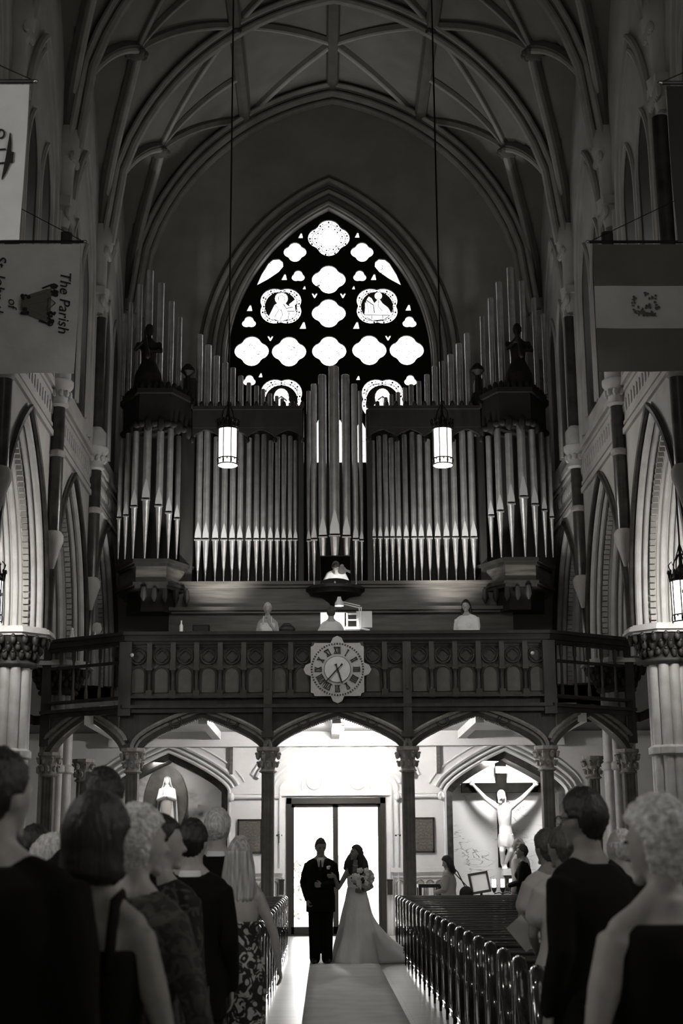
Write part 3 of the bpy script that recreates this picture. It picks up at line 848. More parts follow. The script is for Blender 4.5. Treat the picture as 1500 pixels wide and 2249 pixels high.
# ------------------------------------------------------------------ gallery front
GF = 25.5
gx = lambda px, Y=GF, py=1500: P(px, py, Y).x
gz = lambda py, Y=GF, px=741: P(px, py, Y).z
ZR, ZB, ZS, ZA = gz(1388), gz(1552), gz(1640), gz(1572)   # rail, floor mould, springing, arch apex
corner = [gx(276), gx(1206)]
ends = [(gx(106, 26.5, 1425), 26.5), (gx(1378, 26.5, 1425), 26.5)]
cols = [gx(289, py=1700), gx(588, py=1700), gx(897, py=1700), gx(1204, py=1700)]
bal = thing('gallery_balcony', 'dark carved wooden organ balcony over the arches, clock at its centre', 'balcony', (AX, GF, ZB))
def seg_frames():
    """(origin, direction, length) of the three straight runs of the front"""
    L0 = Vector((ends[0][0], ends[0][1], 0)); C0 = Vector((corner[0], GF, 0)); C1 = Vector((corner[1], GF, 0)); L1 = Vector((ends[1][0], ends[1][1], 0))
    return [(L0, C0), (C0, C1), (C1, L1)]
SEG = seg_frames()
def along(a, b, mb, name, m_, parent, smooth=None, label=None):
    """mb built with x along the run, y outwards to the nave = -y, z up"""
    d = (b - a); ang = atan2(d.y, d.x)
    mb.xf(Matrix.Translation(a) @ Matrix.Rotation(ang, 4, 'Z'))
    return mb.build(name, m_, parent, smooth=smooth, label=label)
for k, (a, b) in enumerate(SEG):
    Ln = (b - a).length
    r = MB().box((-.05, -.16, ZR - .06), (Ln + .05, .2, ZR)).box((-.03, -.10, ZR - .16), (Ln + .03, .16, ZR - .06)).box((0, -.05, ZR - .22), (Ln, .12, ZR - .16))
    along(a, b, r, 'top_rail', M['darkwood' if k == 1 else 'balwood'], bal)
    r = MB().box((-.03, -.14, ZB - .02), (Ln + .03, .2, ZB + .04)).box((-.02, -.08, ZB - .10), (Ln + .02, .2, ZB - .02)).box((0, -.10, ZB + .16), (Ln, .12, ZB + .20))
    along(a, b, r, 'floor_moulding', M['balwood'], bal)
    if k == 1:
        along(a, b, MB().box((0, .04, ZB), (Ln, .12, ZR - .16)), 'back_panel', M['balwood'], bal)
    else:
        n = 6
        for i in range(n + 1):
            x = Ln * (i + .0) / n
            sp = MB().lathe([(.035, ZB + .2), (.035, ZB + .35), (.022, ZB + .4), (.022, ZR - .45), (.035, ZR - .4), (.035, ZR - .2)], (min(max(x, .03), Ln - .03), .02, 0), 8)
            along(a, b, sp, 'baluster', M['column'], bal, 'auto')
        along(a, b, MB().box((0, -.02, ZR - .55), (Ln, .05, ZR - .5)), 'middle_rail', M['balwood'], bal)
# carved panels of the middle run
a, b = SEG[1]; Ln = (b - a).length; n = 18; pw = Ln / n
H0, H1 = ZB + .2, ZR - .22; hm = H0 + (H1 - H0) * .56
def panel():
    mb = MB()
    mb.box((0, -.015, H0), (pw, .04, H0 + .05)).box((0, -.015, hm - .02), (pw, .04, hm + .03)).box((0, -.015, H1 - .04), (pw, .04, H1))
    c = pw / 2
    for rr, r in ((pw * .30, .013), (pw * .36, .010)):
        mb.tube([(u, -.012, z) for u, z in arch(c, rr, H0 + .38, rr * 1.15, 8, H0 + .07)], r, 6)
    zc = (hm + H1) / 2
    mb.tube([(c + .145 * cos(2 * pi * k / 20), -.01, zc + .145 * sin(2 * pi * k / 20)) for k in range(21)], .014, 6)
    f = foil(c, zc, .105, 4, .56, 6); mb.tube([(u, -.012, z) for u, z in f + f[:1]], .010, 6)
    return mb
def pilaster():
    mb = MB().box((-.045, -.075, hm - .02), (.045, .04, H1 + .03)).box((-.055, -.085, hm - .06), (.055, .04, hm - .02))
    mb.box((-.055, -.075, H0 - .05), (.055, .04, H0 + .10)).lathe([(.04, H0 + .1), (.03, H0 + .14), (.03, hm - .12), (.05, hm - .06)], (0, -.035, 0), 8)
    return mb
p0 = p1 = None
for i in range(n):
    x = a.x + i * pw
    if p0 is None:
        m_ = panel(); m_.v = [v + Vector((x, GF + .03, 0)) for v in m_.v]; p0 = m_.build('carved_panel', M['balrelief'], bal); base_x = x
        MB().poly([(x + u, z) for u, z in arch(pw / 2, pw * .29, H0 + .38, pw * .33, 8, H0 + .07)], 'y', GF + .025, GF + .04).build('panel_field', M['column'], p0)
    else: q = copy_tree(p0, bal); q.location.x += x - base_x
for i in range(n + 1):
    x = a.x + i * pw
    if p1 is None:
        m_ = pilaster(); m_.v = [v + Vector((x, GF, 0)) for v in m_.v]; p1 = m_.build('pilaster', M['balrelief'], bal)
    else: q = copy_tree(p1, bal); q.location.x += x - a.x
for x in cols[1:3]:
    MB().box((x - .075, GF - .13, ZB - .5), (x + .075, GF + .05, ZR - .2)).box((x - .11, GF - .15, ZB - .55), (x + .11, GF, ZB - .45)).box((x - .02, GF - .15, ZB + .3), (x + .02, GF - .12, ZR - .5)).build('post', M['balrelief'], bal)
for x, px in ((corner[0], 0), (corner[1], 1)):
    MB().box((x - .11, GF - .12, ZB - .15), (x + .11, GF + .1, ZR - .18)).build('corner_post', M['balwood'], bal)
    MB().ell((x + (.12 if px == 0 else -.30), GF - .14, ZR - .42), (.035, .03, .035), 10, 6).build('round_lamp', M['white'], bal)
for (x, y) in ends:
    MB().box((x - .08, y - .08, ZB - .6), (x + .08, y + .08, ZR)).build('corner_post', M['balwood'], bal)
# the arcade below: spandrels with low pointed arches and their mouldings
arcs = [(cols[0] + .16, cols[1] - .12), (cols[1] + .12, cols[2] - .12), (cols[2] + .12, cols[3] - .16)]
out = [(corner[0] - .05, 3.42)]
ol = [(corner[0], ZS)]
for x0, x1 in arcs: ol += tudor((x0 + x1) / 2, (x1 - x0) / 2, ZS, ZA - ZS, 10, .66)
ol += [(corner[1], ZS), (corner[1], ZB), (corner[0], ZB)]
MBp = MB().poly(ol, 'y', GF + .02, GF + .24)
MBp.build('spandrel_wall', M['balwood'], bal)
def arc_mould(c, half, mp, name):
    mb = MB()
    base = tudor(c, half, ZS, ZA - ZS, 14, .66, ZS - .02)
    n_ = len(base)
    for dd, r, yy in ((.03, .045, .10), (.10, .035, .04), (.17, .04, -.01), (.02, .035, .20)):
        q = []
        for k in range(n_):
            p_0 = Vector(base[max(k - 1, 0)]); p_1 = Vector(base[min(k + 1, n_ - 1)]); t = (p_1 - p_0).normalized()
            q.append((base[k][0] - t.y * dd, yy, base[k][1] + t.x * dd))
        mb.tube(q, r, 6)
    for k in range(90):
        s_ = (k + .5) / 90; i_ = s_ * (n_ - 1); j = int(i_); f = i_ - j
        u = base[j][0] * (1 - f) + base[min(j + 1, n_ - 1)][0] * f; z = base[j][1] * (1 - f) + base[min(j + 1, n_ - 1)][1] * f
        mb.box((u - .012, .06, z - .03), (u + .012, .14, z + .01))
    return mb
for x0, x1 in arcs:
    mb = arc_mould((x0 + x1) / 2, (x1 - x0) / 2, None, '')
    mb.v = [v + Vector((0, GF, 0)) for v in mb.v]
    mb.build('arch_moulding', M['capital'], bal, smooth='auto')
for xc in (cols[1] - .62, cols[1] + .62, cols[2] - .62, cols[2] + .62, cols[0] + .75, cols[3] - .75):
    zc = ZB - .25
    mb = MB()
    mb.tube([(xc + .11 * cos(2 * pi * k / 16), GF, zc + .11 * sin(2 * pi * k / 16)) for k in range(17)], .012, 6)
    f = foil(xc, zc, .08, 3, .6, 6, pi / 2); mb.tube([(u, GF, z) for u, z in f + f[:1]], .009, 6)
    mb.build('spandrel_carving', M['balrelief'], bal)
for k in (0, 2):
    a, b = SEG[k]; Ln = (b - a).length; z0 = ZS - .05
    ol = [(0, z0)] + tudor(Ln / 2, Ln / 2 - .10, z0, ZA - z0 + .03, 10, .66) + [(Ln, z0), (Ln, ZB), (0, ZB)]
    along(a, b, MB().poly(ol, 'y', .02, .2), 'spandrel_wall', M['column'], bal)
    mb = MB(); base = tudor(Ln / 2, Ln / 2 - .10, z0, ZA - z0 + .03, 14, .66)
    for dd, r, yy in ((.03, .04, .06), (.10, .035, .01), (.17, .04, -.03)):
        mb.tube([(Ln / 2 + (u - Ln / 2) * (1 + dd / Ln * 2), yy, z + dd) for u, z in base], r, 6)
    for q in (.12, Ln - .12):
        zc = ZB - .2; s_ = 1 if q < 1 else -1
        mb.tube([(q, -.01, zc + .1), (q + s_ * .45, -.01, zc + .1), (q, -.01, zc - .25), (q, -.01, zc + .1)], .014, 6)
    along(a, b, mb, 'arch_moulding', M['capital'], bal, 'auto')
# columns
def make_column(z_top, r=.115):
    t = thing('stone_column', '', 'column')
    mb = MB().lathe([(r * .9, .5), (r * .9, z_top - .42)], n=12)
    for k in range(4):
        a = pi / 4 + k * pi / 2; mb.lathe([(r * .42, .5), (r * .42, z_top - .42)], (r * .78 * cos(a), r * .78 * sin(a), 0), 8)
    mb.build('shaft', M['column'], t, False, 'auto')
    c = MB().lathe([(r * 1.1, z_top - .45), (r * 1.5, z_top - .42), (r * 1.15, z_top - .38), (r * 1.2, z_top - .2), (r * 1.7, z_top - .08), (r * 1.9, z_top - .06), (r * 1.9, z_top)], n=8, ph=pi / 8)
    for row, (z, rr, sz) in enumerate(((z_top - .30, 1.35, .045), (z_top - .15, 1.7, .05))):
        for k in range(8):
            a = 2 * pi * (k + row * .5) / 8
            c.ell((rr * r * cos(a), rr * r * sin(a), z), (sz * .8, sz * .8, sz * 1.3), 6, 4)
            c.ell(((rr * r + .03) * cos(a), (rr * r + .03) * sin(a), z + .04), (sz * .5, sz * .5, sz * .5), 6, 4)
    c.build('capital', M['capital'], t, False, 'auto')
    MB().lathe([(r * 2, 0), (r * 2, .3), (r * 1.6, .34), (r * 1.7, .40), (r * 1.3, .46), (r * 1.0, .5)], n=12).build('base', M['column'], t, False, 'auto')
    return t
t0 = None
lab = ['dark gallery column left of the marble grotto statue, under the left corner', 'slim dark gallery column left of the entrance door', 'slim dark gallery column right of the entrance door', 'dark gallery column in front of the crucifix niche']
for i, x in enumerate(cols):
    t = make_column(ZS) if t0 is None else copy_tree(t0); t0 = t0 or t
    t.location = (x, GF + .13, 0); t['label'] = lab[i]; t['group'] = 'columns carrying the gallery'
for x, y, l in ((ends[0][0] + .1, 26.55, 'outer left gallery column beside the arcade pier'), (ends[1][0] - .1, 26.55, 'outer right gallery column beside the arcade pier'),
                (gx(182, 28.4, 1700), 28.4, 'smaller aisle column behind the outer left gallery column'), (gx(1303, 28.4, 1700), 28.4, 'smaller aisle column behind the outer right gallery column')):
    t = copy_tree(t0); t.location = (x, y, 0); t['label'] = l; t['group'] = 'columns carrying the gallery'

# ------------------------------------------------------------------ clock
CY = GF - .16
cc = P(741, 1470, CY); ck = thing('gallery_clock', 'large pale square clock with black Roman numerals on the balcony front', 'clock', (cc.x, CY, cc.z))
h = .475
sq = [(-h, h * .86), (-h * .86, h), (-.12, h), (-.08, h + .09), (0, h + .13), (.08, h + .09), (.12, h), (h * .86, h), (h, h * .86)]
rot = lambda pts, k: [(p[0] * cos(-k * pi / 2) - p[1] * sin(-k * pi / 2), p[0] * sin(-k * pi / 2) + p[1] * cos(-k * pi / 2)) for p in pts]
ol = []
for k in range(4): ol += rot(sq[1:-1] + [(h * .90, h * .90)], k)
MB().poly(ol, 'y', 0, .07).build('clock_face', M['clockface'], ck, False)
MB().poly([(.235 * cos(2 * pi * k / 32), .235 * sin(2 * pi * k / 32)) for k in range(32)], 'y', -.012, 0).build('centre_disc', M['clockcentre'], ck, False)
mk = MB()
for k in range(60):
    a = 2 * pi * k / 60; r0, r1 = (.445, .475); w_ = .009 if k % 5 else .013
    d = Vector((sin(a), 0, cos(a))); q = Vector((cos(a), 0, -sin(a)))
    pts = [d * r0 - q * w_, d * r0 + q * w_, d * r1 + q * w_, d * r1 - q * w_]
    mk.poly([(p.x, p.z) for p in pts], 'y', -.012, 0)
NUM = ['XII', 'I', 'II', 'III', 'IIII', 'V', 'VI', 'VII', 'VIII', 'IX', 'X', 'XI']
def bar(a, r0, r1, u0, u1, w_):
    d = Vector((sin(a), 0, cos(a))); q = Vector((cos(a), 0, -sin(a)))
    p0 = d * r0 + q * u0; p1 = d * r1 + q * u1; e = (p1 - p0).normalized(); n_ = Vector((e.z, 0, -e.x)) * w_
    mk.poly([(p.x, p.z) for p in (p0 - n_, p0 + n_, p1 + n_, p1 - n_)], 'y', -.014, 0)
for k, s_ in enumerate(NUM):
    a = 2 * pi * k / 12; wid = {'I': .032, 'V': .062, 'X': .062}
    tot = sum(wid[c] for c in s_); u = -tot / 2; r0, r1 = .285, .40
    for c in s_:
        m_ = u + wid[c] / 2
        if c == 'I': bar(a, r0, r1, m_, m_, .009)
        if c == 'V': bar(a, r0, r1, m_, m_ - .024, .009); bar(a, r0, r1, m_, m_ + .024, .005)
        if c == 'X': bar(a, r0, r1, m_ + .024, m_ - .024, .009); bar(a, r0, r1, m_ - .024, m_ + .024, .005)
        u += wid[c]
    for r_ in (r0, r1):
        d = Vector((sin(a), 0, cos(a))); q = Vector((cos(a), 0, -sin(a)))
        p0, p1 = d * r_ - q * tot * .5, d * r_ + q * tot * .5
        mk.poly([(p.x, p.z) for p in (p0 - d * .005, p1 - d * .005, p1 + d * .005, p0 + d * .005)], 'y', -.014, 0)
mk.tube([(.235 * cos(2 * pi * k / 32), -.012, .235 * sin(2 * pi * k / 32)) for k in range(33)], .004, 4)
mk.build('numerals', M['clockmark'], ck, False)
def hand(name, ang, ln, w_, tail, yy):
    d = Vector((sin(ang), 0, cos(ang))); q = Vector((cos(ang), 0, -sin(ang)))
    pts = [d * -tail - q * w_ * 1.6, d * -tail + q * w_ * 1.6, d * -tail * .5 + q * w_ * .6, q * w_, d * ln * .85 + q * w_ * .8, d * ln, d * ln * .85 - q * w_ * .8, -q * w_, d * -tail * .5 - q * w_ * .6]
    MB().poly([(p.x, p.z) for p in pts], 'y', yy - .006, yy).build(name, M['clockmark'], ck, False)
hand('hour_hand', radians(162), .29, .016, .10, -.02); hand('minute_hand', radians(223), .42, .012, .13, -.03)
MB().lathe([(.02, -.001), (.02, .02)], n=12).xf(Matrix.Rotation(pi / 2, 4, 'X')).xf(Matrix.Translation((0, -.02, 0))).build('hub', M['clockmark'], ck, False)

# ------------------------------------------------------------------ the organ
OY = 28.8
org = thing('pipe_organ', 'great pipe organ with tall silver pipes in a dark carved case', 'pipe organ', (AX, OY + .5, 4.2))
def ox(px, py=1100, Y=OY): return P(px, py, Y).x
def oz(py, Y=OY, px=735): return P(px, py, Y).z
xa, xb = ox(372, 1310), ox(1125, 1310)
z1280, z1290, z1335, z1342, z1390 = oz(1280), oz(1289), oz(1333), oz(1341), 4.2
MB().box((xa, OY - .05, z1335), (xb, OY + 1.3, z1280 - .06)).build('base_panel', M['organwood'], org)
MB().box((xa, OY - .22, z1280 - .07), (xb, OY + 1.3, z1280)).box((xa, OY - .14, z1280 - .12), (xb, OY, z1280 - .07)).build('pipe_shelf', M['organwood'], org)
MB().box((xa, OY - .22, z1342 - .02), (xb, OY, z1342 + .05)).box((xa, OY - .14, z1342 - .07), (xb, OY, z1342 - .02)).build('cornice', M['organwood'], org)
MB().box((xa, OY - .02, 4.2), (xb, OY + 1.3, z1335)).build('lower_case', M['organwood'], org)
for px in (400, 460, 525, 565, 670, 815, 880, 950, 1095):
    x = ox(px, 1370); mb = MB()
    f = arch(0, .17, 4.62, .26, 8, 4.25)
    mb.tube([(x + u, OY - .04, z + .42) for u, z in f], .03, 6)
    f = foil(0, 4.95, .10, 3, .6, 6, pi / 2); mb.tube([(x + u, OY - .04, z + .1) for u, z in f + f[:1]], .016, 6)
    mb.build('carved_arch', M['organwood'], org, smooth='auto')
# dark back of the case
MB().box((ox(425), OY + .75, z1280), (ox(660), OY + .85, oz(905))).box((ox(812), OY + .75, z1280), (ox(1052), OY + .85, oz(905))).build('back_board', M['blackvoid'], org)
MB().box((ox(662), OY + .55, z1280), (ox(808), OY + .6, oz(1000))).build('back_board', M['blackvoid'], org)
for a, b in ((397, 424), (656, 667), (806, 817), (1052, 1066)):
    x0, x1 = ox(a), ox(b); top = oz(830) if a in (397, 1052) else oz(900)
    MB().box((x0, OY - .02, z1280), (x1, OY + .5, top)).build('case_post', M['darkwood'], org)
for px, py in ((413, 800), (1048, 800)):
    x = ox(px, py); z = oz(860)
    MB().lathe([(.09, z - .3), (.07, z), (.05, z + .35), (.15, z + .45), (.14, z + .52), (.05, z + .62)], (x, OY, 0), 8).build('finial', M['blackvoid'], org, smooth='auto')
# cross rails with hanging tracery
for a, b in ((424, 664), (808, 1054)):
    x0, x1 = ox(a, 920), ox(b, 920); zt_, zb_ = oz(897), oz(942)
    mb = MB().box((x0, OY - .12, zb_), (x1, OY + .3, zt_)).box((x0, OY - .2, zt_ - .07), (x1, OY + .3, zt_))
    n_ = 4
    for k in range(n_):
        c = x0 + (x1 - x0) * (k + .5) / n_; hf = (x1 - x0) / n_ / 2
        mb.poly([(c - hf, zb_ + .02)] + [(c - hf, zb_ - .22)] + [(c + u * hf, zb_ - .22 + .19 * (1 - abs(u)) ** .55) for u in [-.98 + i * 1.96 / 12 for i in range(13)]] + [(c + hf, zb_ - .22), (c + hf, zb_ + .02)], 'y', OY - .10, OY - .04)
        for sgn in (-1, 1): mb.ell((c + sgn * hf, OY - .07, zb_ - .26), (.05, .05, .07), 6, 4)
    for k in range(13):
        mb.ell((x0 + (x1 - x0) * k / 12, OY - .16, zt_ + .03), (.05, .05, .09), 6, 4)
    mb.build('tracery_rail', M['darkwood'], org, smooth='auto')

def pipe(px, wpx, py_top, py_mouth, py_foot, Y, mouth=True):
    """one organ pipe: conical foot, flat lipped mouth, cylindrical body"""
    x = ox(px, (py_mouth or 800), Y); r = max(.012, wpx / 2 * (P(px + 1, 1100, Y) - P(px, 1100, Y)).x)
    zt_ = P(px, py_top, Y).z; zf = P(px, py_foot, Y).z
    mb = MB()
    if mouth:
        zm = P(px, py_mouth, Y).z
        mb.lathe([(r * .22, zf), (r * .93, zm - .05), (r, zm - .03)], (x, Y, 0), 12)
        mb.lathe([(r, zm + .015), (r, zt_ - .01), (r * .86, zt_), (r * .86, zt_ - .05)], (x, Y, 0), 14)
        o = mb.build('organ_pipe', M['pipe'], org, smooth='auto')
        lp = [(-r * .95, zm + .015), (r * .95, zm + .015), (r * .85, zm + r * 1.6), (r * .3, zm + r * 4), (0, zm + r * 5), (-r * .3, zm + r * 4), (-r * .85, zm + r * 1.6)]
        MB().poly([(x + u, z) for u, z in lp], 'y', Y - r * 1.02, Y - r * .55).build('pipe_lip', M['pipemouth'], o)
        MB().lathe([(r * .8, zm - .04), (r * .8, zm + .03)], (x, Y, 0), 10).build('mouth_slot', M['black'], o)
        MB().box((x - r * 1.1, Y - r * 1.05, zm - .045), (x + r * 1.1, Y - r * .5, zm - .02)).build('lower_lip', M['pipe'], o)
    else:
        mb.lathe([(r, zf), (r, zt_ - .01), (r * .86, zt_), (r * .86, zt_ - .05)], (x, Y, 0), 14)
        mb.build('organ_pipe', M['pipe'], org, smooth='auto')
LF = [435, 452, 473, 492, 510, 527, 546, 563, 578, 594, 609, 623, 637, 649]
RF = [821, 835, 849, 862, 876, 892, 909, 925, 943, 961, 980, 1000, 1021, 1040]
for i, px in enumerate(LF): pipe(px, 15 - i * .45, (948, 946, 960, 975, 950, 948, 962, 955, 955, 968, 960, 955, 958, 968)[i], 1184, 1280, OY + .1)
for i, px in enumerate(RF): pipe(px, 9 + i * .45, (968, 958, 955, 962, 968, 955, 950, 955, 965, 955, 950, 965, 946, 948)[i], 1180, 1277, OY + .1)
for px, w_, pt, pm, dy_ in ((674, 9, 859, 1186, .0), (686, 13, 844, 1184, -.22), (705, 18, 824, 1178, -.40), (731, 23, 806, 1176, -.48), (757, 18, 824, 1178, -.40), (777, 13, 844, 1184, -.22), (790, 9, 859, 1186, .0)):
    pipe(px + 4, w_, pt, pm, 1284, OY + dy_)
LT = [(262, 10, 965, 1137), (277, 12, 952, 1132), (295, 15, 948, 1112), (321, 18, 935, 1096), (349, 16, 948, 1110), (371, 14, 942, 1125), (389, 12, 958, 1138)]
RT = [(1078, 13, 958, 1132), (1098, 15, 942, 1122), (1122, 17, 952, 1105), (1149, 19, 932, 1091), (1174, 16, 944, 1108), (1195, 12, 950, 1120), (1211, 10, 960, 1136)]
for grp in (LT, RT):
    for i, (px, w_, pt, pm) in enumerate(grp): pipe(px, w_, pt, pm, 1228 if grp is LT else 1224, OY - .1 - .38 * sin(pi * (i + .5) / 7))
for px, w_, pt in ((271, 9, 690), (284, 10, 665), (303, 13, 625), (325, 16, 594), (350, 15, 622), (374, 13, 662), (393, 11, 697)): pipe(px, w_, pt, None, 870, OY + .05, False)
for px, w_, pt in ((1062, 11, 695), (1082, 13, 655), (1102, 15, 620), (1128, 16, 588), (1153, 13, 618), (1178, 11, 655), (1197, 9, 690)): pipe(px, w_, pt, None, 866, OY + .05, False)
UL = [(438, 14, 735), (457, 14, 758), (476, 13, 782), (495, 13, 797), (512, 12, 808), (529, 12, 826), (547, 11, 841), (564, 11, 848), (578, 10, 855), (593, 10, 865), (608, 9, 870), (620, 9, 876), (638, 9, 885)]
for px, w_, pt in UL:
    pipe(px, w_, pt, None, 900, OY + .15, False); pipe(1466 - px, w_, pt - 3, None, 898, OY + .15, False)
# projecting side towers: base box, dark crown, seated carved figure
for nm, x0p, x1p, xs in (('left', 262, 418, 325), ('right', 1056, 1212, 1140)):
    x0, x1 = ox(x0p, 1255), ox(x1p, 1255); c = (x0 + x1) / 2; hw = (x1 - x0) / 2
    def hexa(g, dy_=0): return [(c - hw - g, OY + .2), (c - hw * .42 - g * .5, OY - .62 - g), (c + hw * .42 + g * .5, OY - .62 - g), (c + hw + g, OY + .2), (c + hw, OY + .9), (c - hw, OY + .9)]
    zt_, zb_ = oz(1232, OY - .4), oz(1282, OY - .4)
    mb = MB().poly(hexa(0), 'z', zb_, zt_ - .08)
    mb.build('tower_base', M['organwood'], org)
    mb = MB().poly(hexa(.10), 'z', zt_ - .08, zt_).poly(hexa(.05), 'z', zt_ - .14, zt_ - .08).poly(hexa(.09), 'z', zb_ - .06, zb_).poly(hexa(.03), 'z', zb_ - .12, zb_ - .06)
    mb.build('tower_cornice', M['darkwood'], org)
    s_ = 1 if nm == 'left' else -1
    mb = MB()
    for k in range(5): mb.lathe([(.02, zb_ - .40), (.07, zb_ - .3), (.05, zb_ - .12)], (c + hw * (.95 - k * .28) * s_, OY - .35 - .1 * k, 0), 8)
    mb.poly([(c - hw * .8, OY + .2), (c - hw * .3, OY - .4), (c + hw * .3, OY - .4), (c + hw * .8, OY + .2)], 'z', zb_ - .55, zb_ - .12)
    mb.build('tower_bracket', M['blackvoid'], org, smooth='auto')
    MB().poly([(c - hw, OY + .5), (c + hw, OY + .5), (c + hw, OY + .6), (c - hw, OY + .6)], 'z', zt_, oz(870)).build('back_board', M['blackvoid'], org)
    # crown
    zc0, zc1 = oz(935, OY - .4), oz(862, OY - .4)
    mb = MB().poly(hexa(.04), 'z', zc0, zc1).poly(hexa(.12), 'z', zc1 - .1, zc1)
    pts = hexa(.05)[:4]
    for k in range(3):
        a_, b_ = Vector(pts[k]), Vector(pts[k + 1])
        for j in range(5):
            q = a_.lerp(b_, (j + .5) / 5); mb.ell((q.x, q.y, zc0 - .02), (.09, .05, .17 if j % 2 else .08), 6, 5)
            mb.ell((q.x, q.y, zc1 + .05), (.06, .05, .12), 6, 4)
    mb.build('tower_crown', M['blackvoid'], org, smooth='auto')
    xs_ = ox(xs, 800, OY - .45); zs = zc1
    mb = MB()   # robed seated figure with an instrument
    mb.lathe([(.40, zs), (.44, zs + .10), (.40, zs + .40), (.26, zs + .62), (.20, zs + .72), (.24, zs + .95), (.24, zs + 1.1), (.08, zs + 1.24), (.06, zs + 1.3)], (xs_, OY - .35, 0), 14, .72, .6)
    mb.ell((xs_, OY - .35, zs + 1.42), (.10, .11, .14), 12, 8)
    mb.limb([(xs_ - .22, OY - .35, zs + 1.1), (xs_ - .26, OY - .55, zs + .9), (xs_ - .03, OY - .65, zs + 1.12)], [.06, .05, .035], 8)
    mb.limb([(xs_ + .22, OY - .35, zs + 1.1), (xs_ + .28, OY - .5, zs + .88), (xs_ + .02, OY - .62, zs + .85)], [.06, .05, .035], 8)
    mb.limb([(xs_ - .06, OY - .66, zs + 1.3), (xs_ + .02, OY - .7, zs + .7)], [.03, .06], 8)
    mb.build('carved_figure', M['blackvoid'], org, smooth='auto', remesh=.03)
# centre corbel below the round tower, and the mirror
cx_ = ox(737, 1295, OY - .45)
mb = MB()
z0 = oz(1284, OY - .5)
hw = ox(803, 1295, OY - .4) - ox(672, 1295, OY - .4); hw /= 2
mb.lathe([(.02, z0 - .62), (.05, z0 - .5), (.10, z0 - .42), (.22, z0 - .30), (.46, z0 - .19), (.86, z0 - .15), (.90, z0 - .10), (1.0, z0 - .06), (1.0, z0)], (cx_, OY - .05, 0), 28, hw, .62)
mb.build('tower_corbel', M['darkwood'], org, smooth='auto')

# ------------------------------------------------------------------ console, work lamp, mirror
CYc = 27.35
con = thing('organ_console', 'organ console with pale fittings and a raised music desk behind the rail', 'organ console', (P(745, 1360, CYc).x, CYc, 4.2))
def cb(px0, py0, px1, py1, Y, d=.04):
    a, b = P(px0, py1, Y), P(px1, py0, Y); return (a.x, Y, a.z), (b.x, Y + d, b.z)
MB().box(*cb(704, 1345, 760, 1388, CYc + .35, .02)).build('music_desk', M['paper'], con)
MB().box(*cb(790, 1342, 817, 1378, CYc + .25, .02)).build('side_desk', M['lampwhite'], con)
mb = MB().box(*cb(757, 1346, 764, 1380, CYc + .35)).box(*cb(765, 1346, 784, 1350, CYc + .35)).box(*cb(765, 1360, 784, 1363, CYc + .35)).box(*cb(783, 1342, 789, 1378, CYc + .3))
mb.box(*cb(757, 1376, 795, 1382, CYc + .2, .15))
mb.build('key_cheek', M['lampwhite'], con)
MB().box(*cb(697, 1387, 825, 1480, CYc + .05, .7)).build('console_case', M['organwood'], con)
MB().box(*cb(757, 1384, 790, 1390, CYc - .05, .3)).build('keyboard', M['lampwhite'], con)
wl = thing('desk_lamp', 'white swing-arm work lamp over the organ console', 'lamp', (P(792, 1378, CYc + .1).x, CYc + .1, P(792, 1378, CYc + .1).z))
pj = P(791, 1333, CYc + .1); ph_ = P(745, 1322, CYc - .05); pb = P(792, 1380, CYc + .1)
mb = MB()
for o_ in (-.02, .02):
    mb.tube([pb + Vector((o_, 0, 0)), pj + Vector((o_, 0, 0))], .011, 8)
    mb.tube([pj + Vector((0, 0, o_)), ph_ + Vector((0, 0, o_))], .011, 8)
mb.tube([pb, P(812, 1384, CYc + .1)], .02, 6)
mb.build('arm', M['lampwhite'], wl)
MB().lathe([(.035, .10), (.05, .04), (.085, -.02), (.09, -.08), (.085, -.08), (.04, .03)], ph_, 16).build('lamp_head', M['lampwhite'], wl, smooth='auto')
MB().ell(ph_ + Vector((0, 0, -.05)), .03, 8, 6).build('lamp_bulb', M['bulb'], wl)
spot('work_lamp_light', ph_ + Vector((0, 0, -.09)), P(722, 1400, CYc + .2), 40, 150, .5, .04)
mr = P(737, 1251, OY - .62)
mo = thing('organist_mirror', 'square mirror over the organ console, reflecting the organist', 'mirror', mr)
head = P(727, 1348, 26.95) + Vector((0, .08, 0))
n1 = (Vector((0, 0, CAMZ)) - mr).normalized(); n2 = (head - mr).normalized(); nn = (n1 + n2).normalized()
q = nn.to_track_quat('Z', 'Y').to_matrix().to_4x4()
mh = .30
MB().box((-mh, -mh * .92, -.01), (mh, mh * .92, 0)).xf(q).build('mirror_glass', M['mirror'], mo, False)
fr = MB()
for a, b in (((-mh - .012, -mh * .92 - .012, -.03), (mh + .012, -mh * .92, .006)), ((-mh - .012, mh * .92, -.03), (mh + .012, mh * .92 + .012, .006)), ((-mh - .012, -mh * .92, -.03), (-mh, mh * .92, .006)), ((mh, -mh * .92, -.03), (mh + .012, mh * .92, .006))): fr.box(a, b)
fr.xf(q).build('mirror_frame', M['darkwood'], mo, False)
